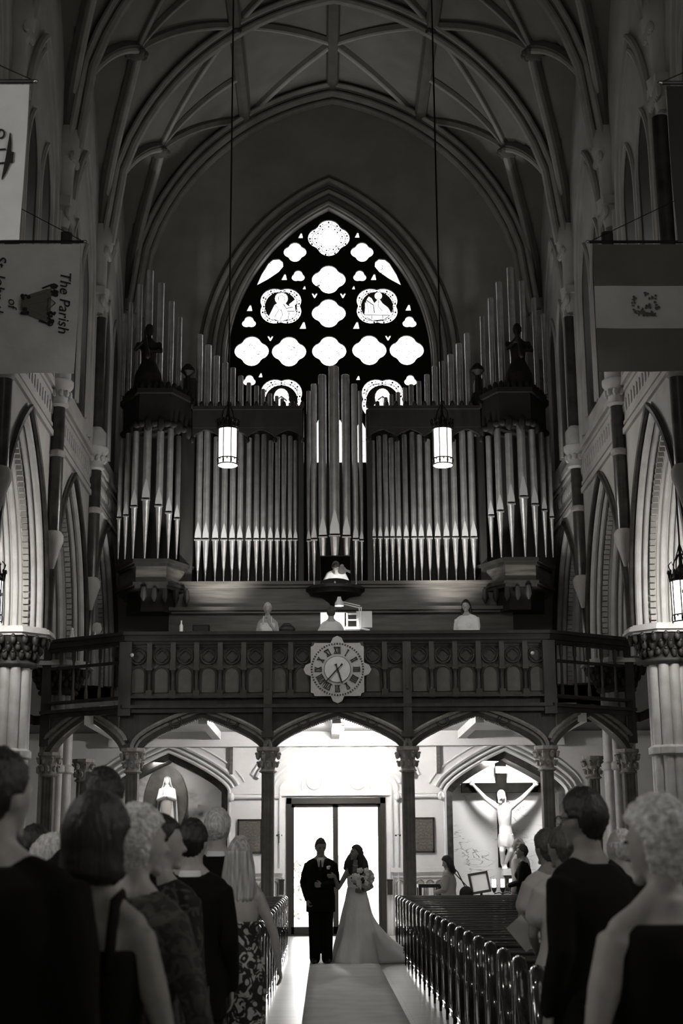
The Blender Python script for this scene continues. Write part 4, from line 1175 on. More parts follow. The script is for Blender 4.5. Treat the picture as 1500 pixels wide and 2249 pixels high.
# things along the gallery rail
def small(name, label, cat, px, py, Y, build):
    p = P(px, py, GF); t = thing(name, label, cat, (p.x, GF + .08, ZR)); build(t); return t
def mk_bottle(t):
    MB().lathe([(.03, 0), (.034, .02), (.034, .14), (.014, .18), (.014, .21)], n=12).build('bottle_body', M['lampwhite'], t, False, 'auto')
    MB().lathe([(.016, .205), (.016, .235)], n=10).build('cap', M['white'], t, False)
small('water_bottle', 'small clear water bottle standing behind the balcony rail', 'bottle', 397, 1389, 26.0, mk_bottle)
def mk_mon(t):
    MB().box((-.15, -.10, 0), (.15, .12, .14)).build('case', M['black'], t, False); MB().box((-.13, -.11, .02), (.13, -.1, .12)).build('screen', M['blackvoid'], t, False)
small('stage_monitor', 'black box monitor behind the left part of the balcony rail', 'monitor', 441, 1388, 26.3, mk_mon)
def mk_bag(t):
    MB().ell((0, 0, .06), (.15, .09, .09), 14, 8).build('bag_body', M['leather'], t, False, 'auto')
    MB().tube([(-.1, 0, .12), (-.05, 0, .17), (.05, 0, .17), (.1, 0, .12)], .01, 6).build('handle', M['leather'], t, False)
small('handbag', 'black handbag on the rail beside the woman in white', 'bag', 630, 1388, 26.0, mk_bag)
for px, l, sx in ((157, 'small white figurine standing on the left balcony rail', 1), (208, 'round pale fan standing on the left balcony rail', 2)):
    s0, s1 = SEG[0]; xx = P(px, 1415, 26.2).x; tt = (xx - s0.x) / (s1.x - s0.x); yy = s0.y + (s1.y - s0.y) * tt + .02
    t = thing('white_figurine' if sx == 1 else 'round_fan', l, 'ornament' if sx == 1 else 'fan', (P(px, 1415, yy).x, yy, ZR))
    if sx == 1:
        MB().lathe([(.05, 0), (.055, .04), (.035, .12), (.045, .15)], n=12).ell((0, 0, .18), (.035, .035, .04), 10, 6).build('figure', M['lampwhite'], t, False, 'auto')
    else:
        MB().ell((.03, 0, .16), (.09, .015, .11), 20, 10).build('fan_leaf', M['tee'], t, False, 'auto')
        MB().lathe([(.05, 0), (.04, .03), (.012, .05), (.012, .1)], n=12).build('stand', M['lampwhite'], t, False, 'auto')

# ------------------------------------------------------------------ lanterns
def make_lantern(r=.168, h_=.62):
    t = thing('hanging_lantern', '', 'lantern')
    MB().lathe([(r * .93, 0), (r * .93, h_)], n=24).build('glass_cylinder', M['lampglass'], t, False, 'auto')
    MB().lathe([(.01, -.03), (r * .92, -.015), (r * .92, 0), (.01, 0)], n=24).build('bottom_glass', M['lampglass'], t, False, 'auto')
    mb = MB(); n_ = 24
    for z in (0.0, .10, h_): mb.tube([(r * cos(2 * pi * k / n_), r * sin(2 * pi * k / n_), z) for k in range(n_ + 1)], .012, 6)
    for k in range(8):
        a = 2 * pi * (k + .5) / 8; x, y = r * cos(a), r * sin(a)
        mb.tube([(x, y, 0), (x, y, h_ + .03)], .010, 6); mb.ell((x, y, .05), (.018, .018, .05), 6, 5)
    for k in range(16):
        a = 2 * pi * k / 16; x, y = r * 1.06 * cos(a), r * 1.06 * sin(a)
        mb.tube([(x, y, h_), (x * 1.08, y * 1.08, h_ + .12)], .012, 5); mb.ell((x * 1.1, y * 1.1, h_ + .14), (.022, .022, .03), 6, 4)
        mb.ell((x * .97, y * .97, .08), (.012, .012, .02), 5, 4)
    mb.lathe([(r * 1.02, h_), (r * 1.12, h_ + .03), (r * 1.05, h_ + .09), (r * .5, h_ + .16), (.03, h_ + .26), (.02, h_ + .5)], n=16)
    mb.build('iron_frame', M['iron'], t, False, 'auto')
    s_ = MB()
    for k in range(4):
        a = 2 * pi * k / 4 + pi / 4
        s_.tube([(r * .9 * cos(a), r * .9 * sin(a), h_ + .1), (r * .7 * cos(a), r * .7 * sin(a), h_ + .3), (.03 * cos(a), .03 * sin(a), h_ + .42)], .009, 5)
    s_.build('scroll', M['iron'], t, False, 'auto')
    return t
l0 = None
for px, l in ((500, 'lit hanging lantern left of the organ centre'), (973, 'lit hanging lantern right of the organ centre')):
    p = P(px, 1021, 23)
    t = make_lantern() if l0 is None else copy_tree(l0); l0 = l0 or t
    t.location = p; t['label'] = l; t['group'] = 'lit lanterns hanging in the nave'
    cb_ = MB().tube([(0, 0, 1.1), (0, 0, Vz(p.x - AX, 23) - p.z - .1)], .016, 6).build('cable', M['iron'], t, False)
for s in (-1, 1):
    t = copy_tree(l0); t.location = (AX + s * 5.25, 5.0, 5.9); t['label'] = 'lit lantern hanging in the %s arcade near the photographer' % ('left' if s < 0 else 'right'); t['group'] = 'lit lanterns hanging in the aisles'  # unseen lantern copies, added to house the near fill lights
for px, l in ((-22, 'lit lantern at the left edge before the arcade pier'), (1503, 'lit lantern at the right edge before the arcade pier')):
    p = P(px, 1366, 21); t = copy_tree(l0)
    for c in list(t.children):
        if c.name.startswith('cable'): bpy.data.objects.remove(c)
    t.location = p; t['label'] = l; t['group'] = 'lit lanterns hanging in the aisles'
    s_ = -1 if px < 0 else 1
    mb = MB().tube([(0, 0, 1.1), (0, 0, 9.25 - p.z)], .014, 6); mb.build('cable', M['iron'], t, False)
    mb = MB()
    for q in (-1, 1): mb.tube([(q * .16, 0, .76), (q * .19, 0, .86), (q * .14, 0, .92), (q * .12, 0, .86), (q * .06, 0, 1.0), (0, 0, 1.2)], .010, 6)
    mb.build('scroll', M['iron'], t, False)
p = P(742, 1598, 27.4)
vl = thing('ceiling_lamp', 'glaring round lamp under the balcony above the door', 'lamp', p)
MB().lathe([(.02, -.12), (.09, -.09), (.12, -.03), (.10, .02)], n=16).build('lamp_globe', M['bulb'], vl, False, 'auto')
MB().lathe([(.13, .02), (.13, .05), (.03, .07), (.03, 3.86 - p.z + .1)], n=16).build('lamp_mount', M['lampwhite'], vl, False, 'auto')

# ------------------------------------------------------------------ banners
def cloth(name, w_, h_, m_, parent, thick=.006, folds=.012, seed=0):
    mb = MB(); n_, m2 = 36, 24
    for sd in (0, 1):
        for j in range(m2 + 1):
            for i in range(n_ + 1):
                u, v = i / n_, j / m2
                x = -w_ / 2 + w_ * u; z = -h_ * v
                d = folds * (sin(u * 9 + v * 3 + seed) + .6 * sin((u * 1.6 - v) * 11 + seed * 2)) * v
                mb.v.append(Vector((x + .02 * v * sin(seed + v * 3), d + (thick if sd else 0), z)))
    N1 = (n_ + 1) * (m2 + 1)
    for sd in (0, 1):
        for j in range(m2):
            for i in range(n_):
                a = sd * N1 + j * (n_ + 1) + i; mb.f.append([a, a + 1, a + n_ + 2, a + n_ + 1])
    return mb, mb.build(name, m_, parent, False, True)
def text_mesh(body, size, name, m_, parent, loc, rot):
    cu = bpy.data.curves.new(name, 'FONT'); cu.body = body; cu.size = size; cu.extrude = .002; cu.align_x = 'CENTER'; cu.shear = .25
    o = bpy.data.objects.new('tmp', cu); COL.objects.link(o)
    dg = bpy.context.evaluated_depsgraph_get(); dg.update()
    me = bpy.data.meshes.new_from_object(o.evaluated_get(dg)); bpy.data.objects.remove(o)
    me.materials.clear(); me.materials.append(m_)
    ob = bpy.data.objects.new(name, me); COL.objects.link(ob); ob.parent = parent; ob.location = loc; ob.rotation_euler = rot
    return ob
def banner(label, tl, tr, bottom_py, Y, side, group):
    a, b = P(tl[0], tl[1], Y), P(tr[0], tr[1], Y); w_ = b.x - a.x; zt_ = (a.z + b.z) / 2
    h_ = zt_ - P((tl[0] + tr[0]) / 2, bottom_py, Y).z
    t = thing('hanging_banner', label, 'banner', ((a.x + b.x) / 2, Y, zt_), group=group)
    x_in = (w_ / 2 + .05) * (1 if side < 0 else -1)
    x_out = side * abs(t.location.x - (AX + side * HW))
    MB().tube([(x_out, .0, .03), (x_in, .0, .03)], .018, 8).build('pole', M['darkwood'], t, False)
    MB().ell((x_in, 0, .03), (.03, .02, .02), 8, 6).build('pole_tip', M['brass'], t, False, 'auto')
    MB().tube([(x_in * .95, 0, .05), (x_out, .1, 1.1)], .005, 4).build('guy_cord', M['iron'], t, False)
    return t, w_, h_
# the parish banner, hung sideways
t, w_, h_ = banner('white parish banner at left, its lettering and crown hung sideways', (-150, 533), (176, 540), 820, 15, -1, 'banners hung from the arcades')
cloth('cloth', w_, h_, M['bannerwhite'], t, seed=1)
bx = lambda px: P(px, 680, 15).x - t.location.x
bz = lambda py: P(90, py, 15).z - t.location.z
R90 = (radians(90), radians(90), 0)
s1 = h_ / 285
text_mesh('The Parish', 32 * s1, 'lettering', M['ink'], t, (bx(131), -.026, bz(665)), R90)
text_mesh('of', 26 * s1, 'lettering', M['ink'], t, (bx(19), -.026, bz(667)), R90)
text_mesh('St. John the', 32 * s1, 'lettering', M['ink'], t, (bx(-14), -.026, bz(636)), R90)
em = MB(); random.seed(4)
def blob(px, py, r1, r2=None): em.ell((bx(px), -.022, bz(py)), (r1 * s1, .006, (r2 or r1) * s1), 8, 4)
for k in range(16): blob(118 + random.uniform(-8, 6), 640 + random.uniform(-12, 14), random.uniform(2, 5))
for k in range(16): blob(114 + random.uniform(-7, 7), 698 + random.uniform(-14, 12), random.uniform(2, 5))
for k in range(9): blob(54 + random.uniform(-6, 9), 655 + random.uniform(-6, 5), random.uniform(2, 5)); blob(56 + random.uniform(-7, 7), 684 + random.uniform(-6, 6), random.uniform(2, 5))
for k in range(7): blob(94 + k * 3, 634 - k * 1.2, 3, 2); blob(90 + k * 3.5, 706 + k * 1.2, 3, 2)
em.tube([(bx(117) + 5 * s1 * cos(a), -.022, bz(630) + 5 * s1 * sin(a)) for a in [k * pi / 6 for k in range(13)]], 1.2 * s1, 5)
em.tube([(bx(113) + 5 * s1 * cos(a), -.022, bz(712) + 5 * s1 * sin(a)) for a in [k * pi / 6 for k in range(13)]], 1.2 * s1, 5)
em.build('emblem', M['ink'], t, False)
em = MB()
for y0_, y1_ in ((648, 636), (664, 656), (688, 700), (676, 690)): em.poly([(bx(64), bz(y0_)), (bx(66), bz(y0_ + 6)), (bx(102), bz(y1_ + 8)), (bx(104), bz(y1_))], 'y', -.024, -.018)
em.poly([(bx(50), bz(655)), (bx(50), bz(686)), (bx(112), bz(708)), (bx(112), bz(634))], 'y', -.019, -.015)
em.build('emblem_field', M['bannergrey'], t, False)
em = MB()
em.tube([(bx(48), -.03, bz(660)), (bx(48), -.03, bz(682))], 2 * s1, 5); em.tube([(bx(122), -.03, bz(668)), (bx(108), -.03, bz(655)), (bx(106), -.03, bz(684)), (bx(122), -.03, bz(668))], 1.5 * s1, 5)
em.build('emblem', M['inkgrey'], t, False)
# upper left banner
t, w_, h_ = banner('white banner with a dark hat emblem, above the parish banner at left', (-300, 184), (64, 187), 526, 11, -1, 'banners hung from the arcades')
cloth('cloth', w_, h_, M['bannerwhite'], t, seed=2)
bx = lambda px: P(px, 350, 11).x - t.location.x
bz = lambda py: P(30, py, 11).z - t.location.z
em = MB()
em.poly([(bx(x), bz(y)) for x, y in ((20, 294), (22, 296), (25, 316), (25, 336), (31, 337), (30, 360), (24, 361), (18, 378), (8, 398), (7, 396), (14, 345))], 'y', -.026, -.020)
em.build('hat_emblem', M['ink'], t, False)
for y0_, y1_ in ((332, 330), (362, 360)): MB().tube([(bx(-8), -.022, bz(y0_)), (bx(13), -.022, bz(y1_))], .008, 5).build('emblem_cord', M['ink'], t, False)
em = MB()
em.tube([(bx(0) + .03 * cos(a), -.022, bz(297) + .04 * sin(a)) for a in [k * pi / 6 for k in range(13)]], .008, 5)
em.build('emblem_ring', M['ink'], t, False)
# the striped flag on the right
t, w_, h_ = banner('striped flag with a coat of arms on its pale middle band, at right', (1302, 543), (1640, 530), 815, 15, 1, 'banners hung from the arcades')
bx = lambda px: P(px, 680, 15).x - t.location.x
bz = lambda py: P(1420, py, 15).z - t.location.z
full, ob = cloth('cloth', w_, h_, M['bannergrey'], t, seed=3)
ob.data.materials.append(M['bannermid']); 
for p_ in ob.data.polygons:
    if bz(718) < p_.center.z < bz(632): p_.material_index = 1
random.seed(9); em = MB()
def blob(px, py, r1, r2=None): em.ell((bx(px), -.022, bz(py)), (r1 * s1, .006, (r2 or r1) * s1), 7, 4)
for k in range(34):
    a = random.uniform(0, 2 * pi); blob(1417 + 27 * cos(a) + random.uniform(-4, 4), 670 + 24 * sin(a) + random.uniform(-4, 4), random.uniform(1.5, 4), random.uniform(1.5, 4))
for k in range(12): blob(1417 + random.uniform(-18, 20), 671 + random.uniform(-18, 20), 2.4, 3.5)
em.poly([(bx(1398), bz(683)), (bx(1434), bz(690)), (bx(1440), bz(696)), (bx(1420), bz(694)), (bx(1402), bz(689))], 'y', -.026, -.020)
em.build('coat_of_arms', M['inkgrey'], t, False)
t, w_, h_ = banner('very dark banner in the top right corner', (1464, 192), (1800, 186), 530, 11, 1, 'banners hung from the arcades')
cloth('cloth', w_, h_, M['blackvoid'], t, seed=4)
# ------------------------------------------------------------------ aisle cloth and pews
XL, XR = -.67, 1.24
r_ = MB()
n = 60
for j in range(n + 1):
    y = 3 + (28.2 - 3) * j / n
    for i in range(9):
        x = -.21 + 1.0 * i / 8; r_.v.append(Vector((x, y, .012 + .006 * noise.noise(Vector((x * 2.5, y * 1.5, 0))))))
for j in range(n):
    for i in range(8):
        a = j * 9 + i; r_.f.append([a, a + 1, a + 10, a + 9])
rn = r_.build('aisle_runner', M['runner'], smooth=True)
so = rn.modifiers.new('s', 'SOLIDIFY'); so.thickness = .004; so.offset = -1
tag(rn, 'pale cloth runner laid along the middle of the aisle', 'carpet')

def make_pew(L, s):
    """s=+1: runs to +x from its aisle end; the end panel faces the aisle"""
    t = thing('church_pew', '', 'pew')
    prof = [(.05, 0), (.05, .84), (.035, .89), (.0, .91), (-.06, .91), (-.12, .885), (-.16, .83), (-.18, .74), (-.20, .66), (-.26, .60), (-.32, .55), (-.34, .48), (-.34, .10), (-.36, .08), (-.36, 0)]
    x0, x1 = (-.08, .0) if s > 0 else (0, .08)
    e = MB(); e.rings([[(x, -.14 + (y + .14) * (1 - g / .20), .45 + (z - .45) * (1 - g / .46)) for y, z in prof] for x, g in [((x0 + x1) / 2 + f * .04, .040 * (1 - sqrt(max(0, 1 - f * f)))) for f in (-1, -.93, -.75, -.4, 0, .4, .75, .93, 1)]])
    e.box((min(x0, x1) - .004, -.375, 0), (max(x0, x1) + .004, .065, .09))
    o = e.build('end_panel', M['pewwood'], t, False, 'auto')
    xf = -.080 if s > 0 else .080
    m_ = MB()
    ins = [(.03, .14), (.03, .82), (-.01, .875), (-.06, .875), (-.10, .85), (-.14, .78), (-.17, .64), (-.29, .53), (-.315, .46), (-.315, .14), (.03, .14)]
    m_.tube([(xf, y, z) for y, z in ins], .005, 6)
    m_.tube([(xf, -.14 + .12 * cos(a), .34 + .17 * sin(a)) for a in [k * 2 * pi / 24 for k in range(25)]], .007, 6)
    m_.tube([(xf, y, z) for y, z in arch(-.07, .06, .66, .10, 6, .56)], .005, 6)
    m_.build('carved_moulding', M['pewwood'], t, False, 'auto')
    ex = s * L
    MB().poly(prof, 'x', ex - .04, ex + .04).build('end_panel', M['pewwood'], t, False)
    MB().box((min(0, ex), -.40, .42), (max(0, ex), -.0, .455)).build('seat', M['pewback'], t, False)
    bk = MB().box((min(0, ex), -.015, .10), (max(0, ex), .02, .86))
    for z in (.52, .62, .72, .80): bk.box((min(0, ex), -.028, z), (max(0, ex), -.015, z + .02))
    bk.build('backrest', M['pewback'], t, False)
    tr = MB().tube([(min(0, ex), .0, .875), (max(0, ex), .0, .875)], .026, 10); tr.box((min(0, ex), -.02, .845), (max(0, ex), .03, .865))
    tr.build('top_rail', M['pewback'], t, False, 'auto')
    return t
protoL, protoR = None, None
PEWY = [24.0 - .78 * i for i in range(25)]
for i, y in enumerate(PEWY):
    for s in (-1, 1):
        if s < 0: t = protoL if protoL is None else None
        if i == 0: t = make_pew(3.45, s)
        else: t = copy_tree(protoL if s < 0 else protoR)
        if i == 0:
            if s < 0: protoL = t
            else: protoR = t
        t.location = (XL if s < 0 else XR, y, 0)
        sd = 'left' if s < 0 else 'right'
        w_ = 'rearmost, nearest the entrance door' if i == 0 else '%s row counted from the entrance door' % ORD[i]
        t['label'] = 'dark polished pew %s of the aisle, %s' % (sd, w_)
        t['group'] = 'dark wooden pews along the aisle'

# ------------------------------------------------------------------ on the lower west wall
def plaque(px0, py0, px1, py1, label):
    a, b = V2(px0, py1), V2(px1, py0)
    t = thing('wall_plaque', label, 'plaque', ((a[0] + b[0]) / 2, LY, a[1]), group='bronze plaques beside the door')
    MB().box((a[0] + .03, LY - .03, a[1] + .03), (b[0] - .03, LY, b[1] - .03)).build('plate', M['plaque'], t)
    f = MB().box((a[0], LY - .045, a[1]), (b[0], LY, a[1] + .035)).box((a[0], LY - .045, b[1] - .035), (b[0], LY, b[1])).box((a[0], LY - .045, a[1]), (a[0] + .035, LY, b[1])).box((b[0] - .035, LY - .045, a[1]), (b[0], LY, b[1]))
    f.build('plaque_frame', M['doorframe'], t)
    l = MB(); random.seed(int(px0))
    n_ = 9
    for k in range(n_):
        z = b[1] - .09 - (b[1] - a[1] - .16) * k / (n_ - 1); w_ = (b[0] - a[0]) * .5 - .08 - random.random() * .05; c = (a[0] + b[0]) / 2
        l.box((c - w_, LY - .036, z - .008), (c + w_, LY - .03, z + .008))
    l.build('raised_lines', M['column'], t)
plaque(521, 1799, 577, 1875, 'dark bronze plaque on the white wall left of the door')
plaque(906, 1795, 953, 1873, 'dark bronze plaque on the white wall right of the door')
for px, l in ((874, 'small dark wall crucifix between the door and the right column'), (613, 'small dark wall ornament between the left column and the door')):
    p = P(px, 1842, LY); t = thing('wall_crucifix', l, 'crucifix', (p.x, LY, p.z))
    MB().box((-.015, -.03, -.13), (.015, 0, .15)).box((-.06, -.03, .05), (.06, 0, .08)).build('cross', M['darkwood'], t, False)
    MB().limb([(0, -.04, .05), (0, -.04, -.08)], [.014, .008], 6).ell((0, -.045, .08), .014, 6, 4).build('small_figure', M['plaque'], t, False)
for px0, px1, l in ((613, 624, 'small dark box on the wall at the left door jamb'), (851, 861, 'small dark box on the wall at the right door jamb')):
    a, b = V2(px0, 1965), V2(px1, 1931); t = thing('alms_box', l, 'box', ((a[0] + b[0]) / 2, LY, a[1]))
    h_ = (b[0] - a[0]) / 2
    MB().box((-h_, -.12, 0), (h_, 0, b[1] - a[1] - .03)).build('box_body', M['doorframe'], t, False)
    MB().box((-h_ - .01, -.13, b[1] - a[1] - .03), (h_ + .01, 0, b[1] - a[1])).build('lid', M['doorframe'], t, False)

# wainscot with pointed panels right and left of the door
mb = MB()
for a, b in ((866, 975), (505, 612)):
    n_ = 5
    for k in range(n_):
        c = xat(a + (b - a) * (k + .5) / n_); hf = (xat(b) - xat(a)) / n_ / 2 - .02
        mb.tube([(c + u, LY - .03, z) for u, z in arch(0, hf, zat(1945), hf * 1.3, 6, .1)], .02, 6)
tag(mb.build('trim_20', M['capital'], smooth='auto'), kind='structure')

# ------------------------------------------------------------------ Madonna niche
NB = LY + .93
ec = P(365, 1757, NB); erx, erz = .44, .70
mb = MB(); ang = 56; rs = []
bpy.data.objects.remove(bpy.data.objects['wall_niche_left'])
for k in range(15):
    f = k / 14; ring = []
    for j in range(ang):
        a = 2 * pi * j / ang
        ex_, ez_ = erx * cos(a), erz * sin(a)
        tx = 2.1 / max(abs(cos(a)), abs(sin(a)))
        ox_, oz_ = tx * cos(a), tx * sin(a)
        x, z = ex_ * (1 - f) + ox_ * f, ez_ * (1 - f) + oz_ * f
        q = Vector((x * 1.7 + z * .9, z * 2.2 - x * .9, 3))
        dsp = .16 * noise.noise(q) + .07 * noise.noise(q * 2.7) + .03 * noise.noise(q * 7)
        ring.append((ec.x + x, NB + .02 + dsp * min(1, .25 + f * 6) - .06, max(0.0, ec.z + z)))
    rs.append(ring)
mb.rings(rs, caps=False)
bowl = []
for k in range(8):
    a0 = pi / 2 * k / 8; bowl.append([(ec.x + erx * 1.01 * cos(a0) * cos(2 * pi * j / ang), NB - .09 + .44 * sin(a0), ec.z + erz * 1.01 * cos(a0) * sin(2 * pi * j / ang)) for j in range(ang)])
tag(mb.build('wall_niche_left', M['grotto'], smooth='auto'), kind='structure')
tag(MB().box((ec.x - 2.2, LY + 1.35, 0), (ec.x + 2.2, LY + 1.45, 4.1)).build('wall_niche_back', M['column']), kind='structure')  # unseen panel added to stop sky light leaking round the recess
tag(MB().rings(bowl).build('wall_niche_recess', M['column'], smooth='auto'), kind='structure')
ft = ec.z - .86
st = thing('madonna_statue', 'white robed statue with praying hands standing in the left grotto niche', 'statue', (P(366, 1780, NB - .25).x, NB - .25, ft))
def S(name, mb, m_, rm=.010, par=None): return mb.build(name, M[m_], par or st, False, 'auto', remesh=rm)
Ht = P(366, 1706, NB - .25).z - ft
k_ = Ht / 1.55
b_ = MB()
b_.rings([[(rx * cos(a) * (1 + .07 * sin(a * 9)), ry * sin(a) * (1 + .07 * sin(a * 9)), z) for a in [2 * pi * j / 54 for j in range(54)]] for z, rx, ry in ((0, .24, .19), (.1, .23, .18), (.5, .19, .15), (.9, .15, .12), (1.0, .14, .11), (1.15, .16, .12), (1.27, .15, .10), (1.31, .06, .06), (1.38, .045, .05))])
b_.ell((0, -.01, 1.44), (.065, .08, .10), 14, 10)
b_.limb([(0, -.085, 1.46), (0, -.098, 1.43)], [.006, .010], 6)
for s in (-1, 1):
    b_.limb([(s * .15, 0, 1.22), (s * .20, -.06, 1.0), (s * .03, -.17, 1.08)], [.06, .06, .045], 10)
    b_.limb([(s * .03, -.17, 1.08), (s * .014, -.19, 1.20)], [.022, .012], 8)
    for f in range(4): b_.limb([(s * .010, -.175 - .012 * f, 1.12), (s * .008, -.18 - .012 * f, 1.22 - .006 * f)], [.007, .005], 6)
b_.xf(Matrix.Scale(k_, 4)); S('robed_figure', b_, 'statue')
v = MB(); rs = []
for z, rx, ry, yo in ((.25, .30, .14, .12), (.6, .27, .14, .09), (.95, .24, .13, .07), (1.2, .19, .12, .05), (1.35, .11, .10, .03), (1.45, .088, .10, .02), (1.53, .07, .08, .01), (1.56, .02, .03, .0)):
    ring = []
    for j in range(40):
        a = -pi * .12 + (pi * 1.24) * j / 39
        ring.append((rx * cos(a), yo + ry * sin(a) * (1 + .04 * sin(j * 1.3)), z))
    for j in range(40):
        a = -pi * .12 + (pi * 1.24) * (39 - j) / 39
        ring.append(((rx - .018) * cos(a), yo + (ry - .018) * sin(a) * (1 + .04 * sin(j * 1.3)), z))
    rs.append(ring)
v.rings(rs); v.xf(Matrix.Scale(k_, 4)); v.build('veil', M['statue'], st, False, 'auto')
c_ = MB().rings([[(rx * cos(a), -.012 + ry * sin(a) * 1.08, z) for a in [-pi * .5 - w_ + 2 * w_ * j / 14 for j in range(15)]] + [(rx * .9 * cos(a), -.0 + ry * sin(a) * .9, z) for a in [-pi * .5 + w_ - 2 * w_ * j / 14 for j in range(15)]] for z, rx, ry, w_ in ((.28, .25, .21, .15), (.5, .21, .18, .45), (.8, .17, .15, .9), (.98, .15, .13, 1.1))])
c_.xf(Matrix.Scale(k_, 4)); c_.build('sash_cloth', M['statuegrey'], st, False, 'auto')
pd = tag(MB().box((st.location.x - .5, NB - .55, .35), (st.location.x + .5, NB - .02, ft), .9).build('statue_pedestal', M['grotto']), 'rock pedestal under the white robed statue', 'pedestal')

# ------------------------------------------------------------------ crucifix niche
CB = LY + .90
cxx = P(1102, 1800, CB).x
cr = thing('crucifix', 'large dark cross with a white marble corpus against veined marble', 'crucifix', (cxx, CB, .9))
def cz(py): return P(1102, py, CB).z
x = lambda px, py=1780: P(px, py, CB).x
crs = MB().box((x(1091), CB - .12, cz(1905)), (x(1113), CB + .02, cz(1668)))
crs.build('upright', M['cross'], cr)
MB().box((x(1014), CB - .13, cz(1741)), (x(1188), CB + .0, cz(1720))).build('crossbar', M['cross'], cr)
sc = MB().rings([[(x(1089) + (x(1115) - x(1089)) * f, CB - .15 - .02 * sin(f * pi * 2), z) for f in [i / 8 for i in range(9)]] + [(x(1089) + (x(1115) - x(1089)) * f, CB - .13 - .02 * sin(f * pi * 2), z) for f in [1 - i / 8 for i in range(9)]] for z in (cz(1699), cz(1684))])
sc.build('scroll', M['statue'], cr)
def C(px, py, dy=-.22): p = P(px, py, CB); return Vector((p.x, CB + dy, p.z))
b = MB()
b.rings([[C(px, py, dy_) + Vector((rx * cos(a), ry * sin(a), 0)) for a in [2 * pi * j / 20 for j in range(20)]] for px, py, rx, ry, dy_ in ((1108, 1850, .13, .11, -.24), (1108, 1835, .145, .12, -.24), (1106, 1815, .125, .105, -.24), (1105, 1795, .145, .12, -.25), (1104, 1778, .165, .12, -.25), (1103, 1768, .13, .09, -.25), (1101, 1762, .05, .05, -.25))])
b.ell(C(1097, 1752, -.29), (.080, .10, .115), 16, 12, None)
b.limb([C(1096, 1750, -.385), C(1095, 1755, -.405)], [.012, .016], 6)
b.limb([C(1092, 1753, -.37), C(1092, 1757, -.40)], [.010, .014], 6)
b.limb([C(1099, 1766, -.26), C(1097, 1758, -.27)], [.05, .055], 10)
for hp, sh, el in (((1038, 1726), (1088, 1773), (1062, 1753)), ((1170, 1727), (1120, 1773), (1146, 1752))):
    b.limb([C(*sh, -.25), C(*el, -.22), C(*hp, -.18)], [.066, .052, .033], 10)
    hx = 1 if hp[0] > 1100 else -1
    b.ell(C(hp[0] + hx * 3, hp[1] - 3, -.17), (.045, .022, .05), 8, 6)
    for f in range(4): b.limb([C(hp[0] + hx * 4 + hx * f * 1.2, hp[1] - 5 + f * 1.2, -.17), C(hp[0] + hx * (5 + f * 1.6), hp[1] - 10 + f * 2.2, -.21), C(hp[0] + hx * (3 + f * 1.4), hp[1] - 9 + f * 2.4, -.24)], [.013, .011, .009], 6)
    b.limb([C(hp[0], hp[1] - 2, -.18), C(hp[0] - hx * 3, hp[1] - 8, -.21)], [.014, .011], 6)
for sx, kx, fx in ((1103, 1099, 1101), (1114, 1117, 1107)):
    b.limb([C(sx, 1846, -.24), C(kx, 1870, -.31), C(fx, 1897, -.20)], [.10, .062, .04], 10)
    b.limb([C(fx, 1897, -.20), C(fx + 1, 1907, -.30)], [.04, .025], 8)
    for f in range(5): b.limb([C(fx + 1 - 3 + f * 1.4, 1905, -.29), C(fx + 1 - 3 + f * 1.4, 1909, -.32)], [.010, .008], 5)
b.build('corpus', M['statue'], cr, smooth='auto', remesh=.013)
b = MB(); rs = []
for py, rx, ry in ((1832, .15, .125), (1842, .165, .14), (1852, .16, .15), (1860, .15, .14)):
    rs.append([C(1108, py, -.245) + Vector((rx * cos(a) * (1 + .05 * sin(a * 7)), ry * sin(a) * (1 + .05 * sin(a * 7)), .02 * sin(a * 2))) for a in [2 * pi * j / 48 for j in range(48)]])
b.rings(rs); b.limb([C(1118, 1838, -.28), C(1122, 1850, -.3), C(1124, 1872, -.26)], [.05, .05, .02], 8)
b.build('loincloth', M['statue'], cr, smooth='auto')
hb = MB(); hc = C(1097, 1750, -.27)
hb.ell(hc + Vector((.01, .045, .03)), (.090, .09, .11), 16, 12); hb.limb([hc + Vector((.07, .03, -.02)), hc + Vector((.09, .02, -.16))], [.04, .03], 8)
hb.ell(C(1094, 1762, -.34), (.05, .04, .06), 10, 8)
hb.build('hair', M['statue'], cr, smooth='auto', remesh=.012)
MB().box((x(1096), CB - .40, cz(1922)), (x(1119), CB, cz(1908))).build('foot_block', M['statue'], cr)
pt = thing('crucifix_pedestal', 'dark pedestal below the large crucifix', 'pedestal', (cxx, CB, .35))
MB().lathe([(.20, .35), (.20, .75), (.09, .85), (.08, cz(1930)), (.13, cz(1924)), (.13, cz(1922))], (x(1108), CB - .25, 0), 4, ph=pi / 4).build('pedestal_body', M['darkwood'], pt)
# altar step in the niche
tag(MB().box((xat(985), LY + .1, .35), (xat(1238), LY + .92, .60)).build('floor_niche', M['marble']), kind='structure')
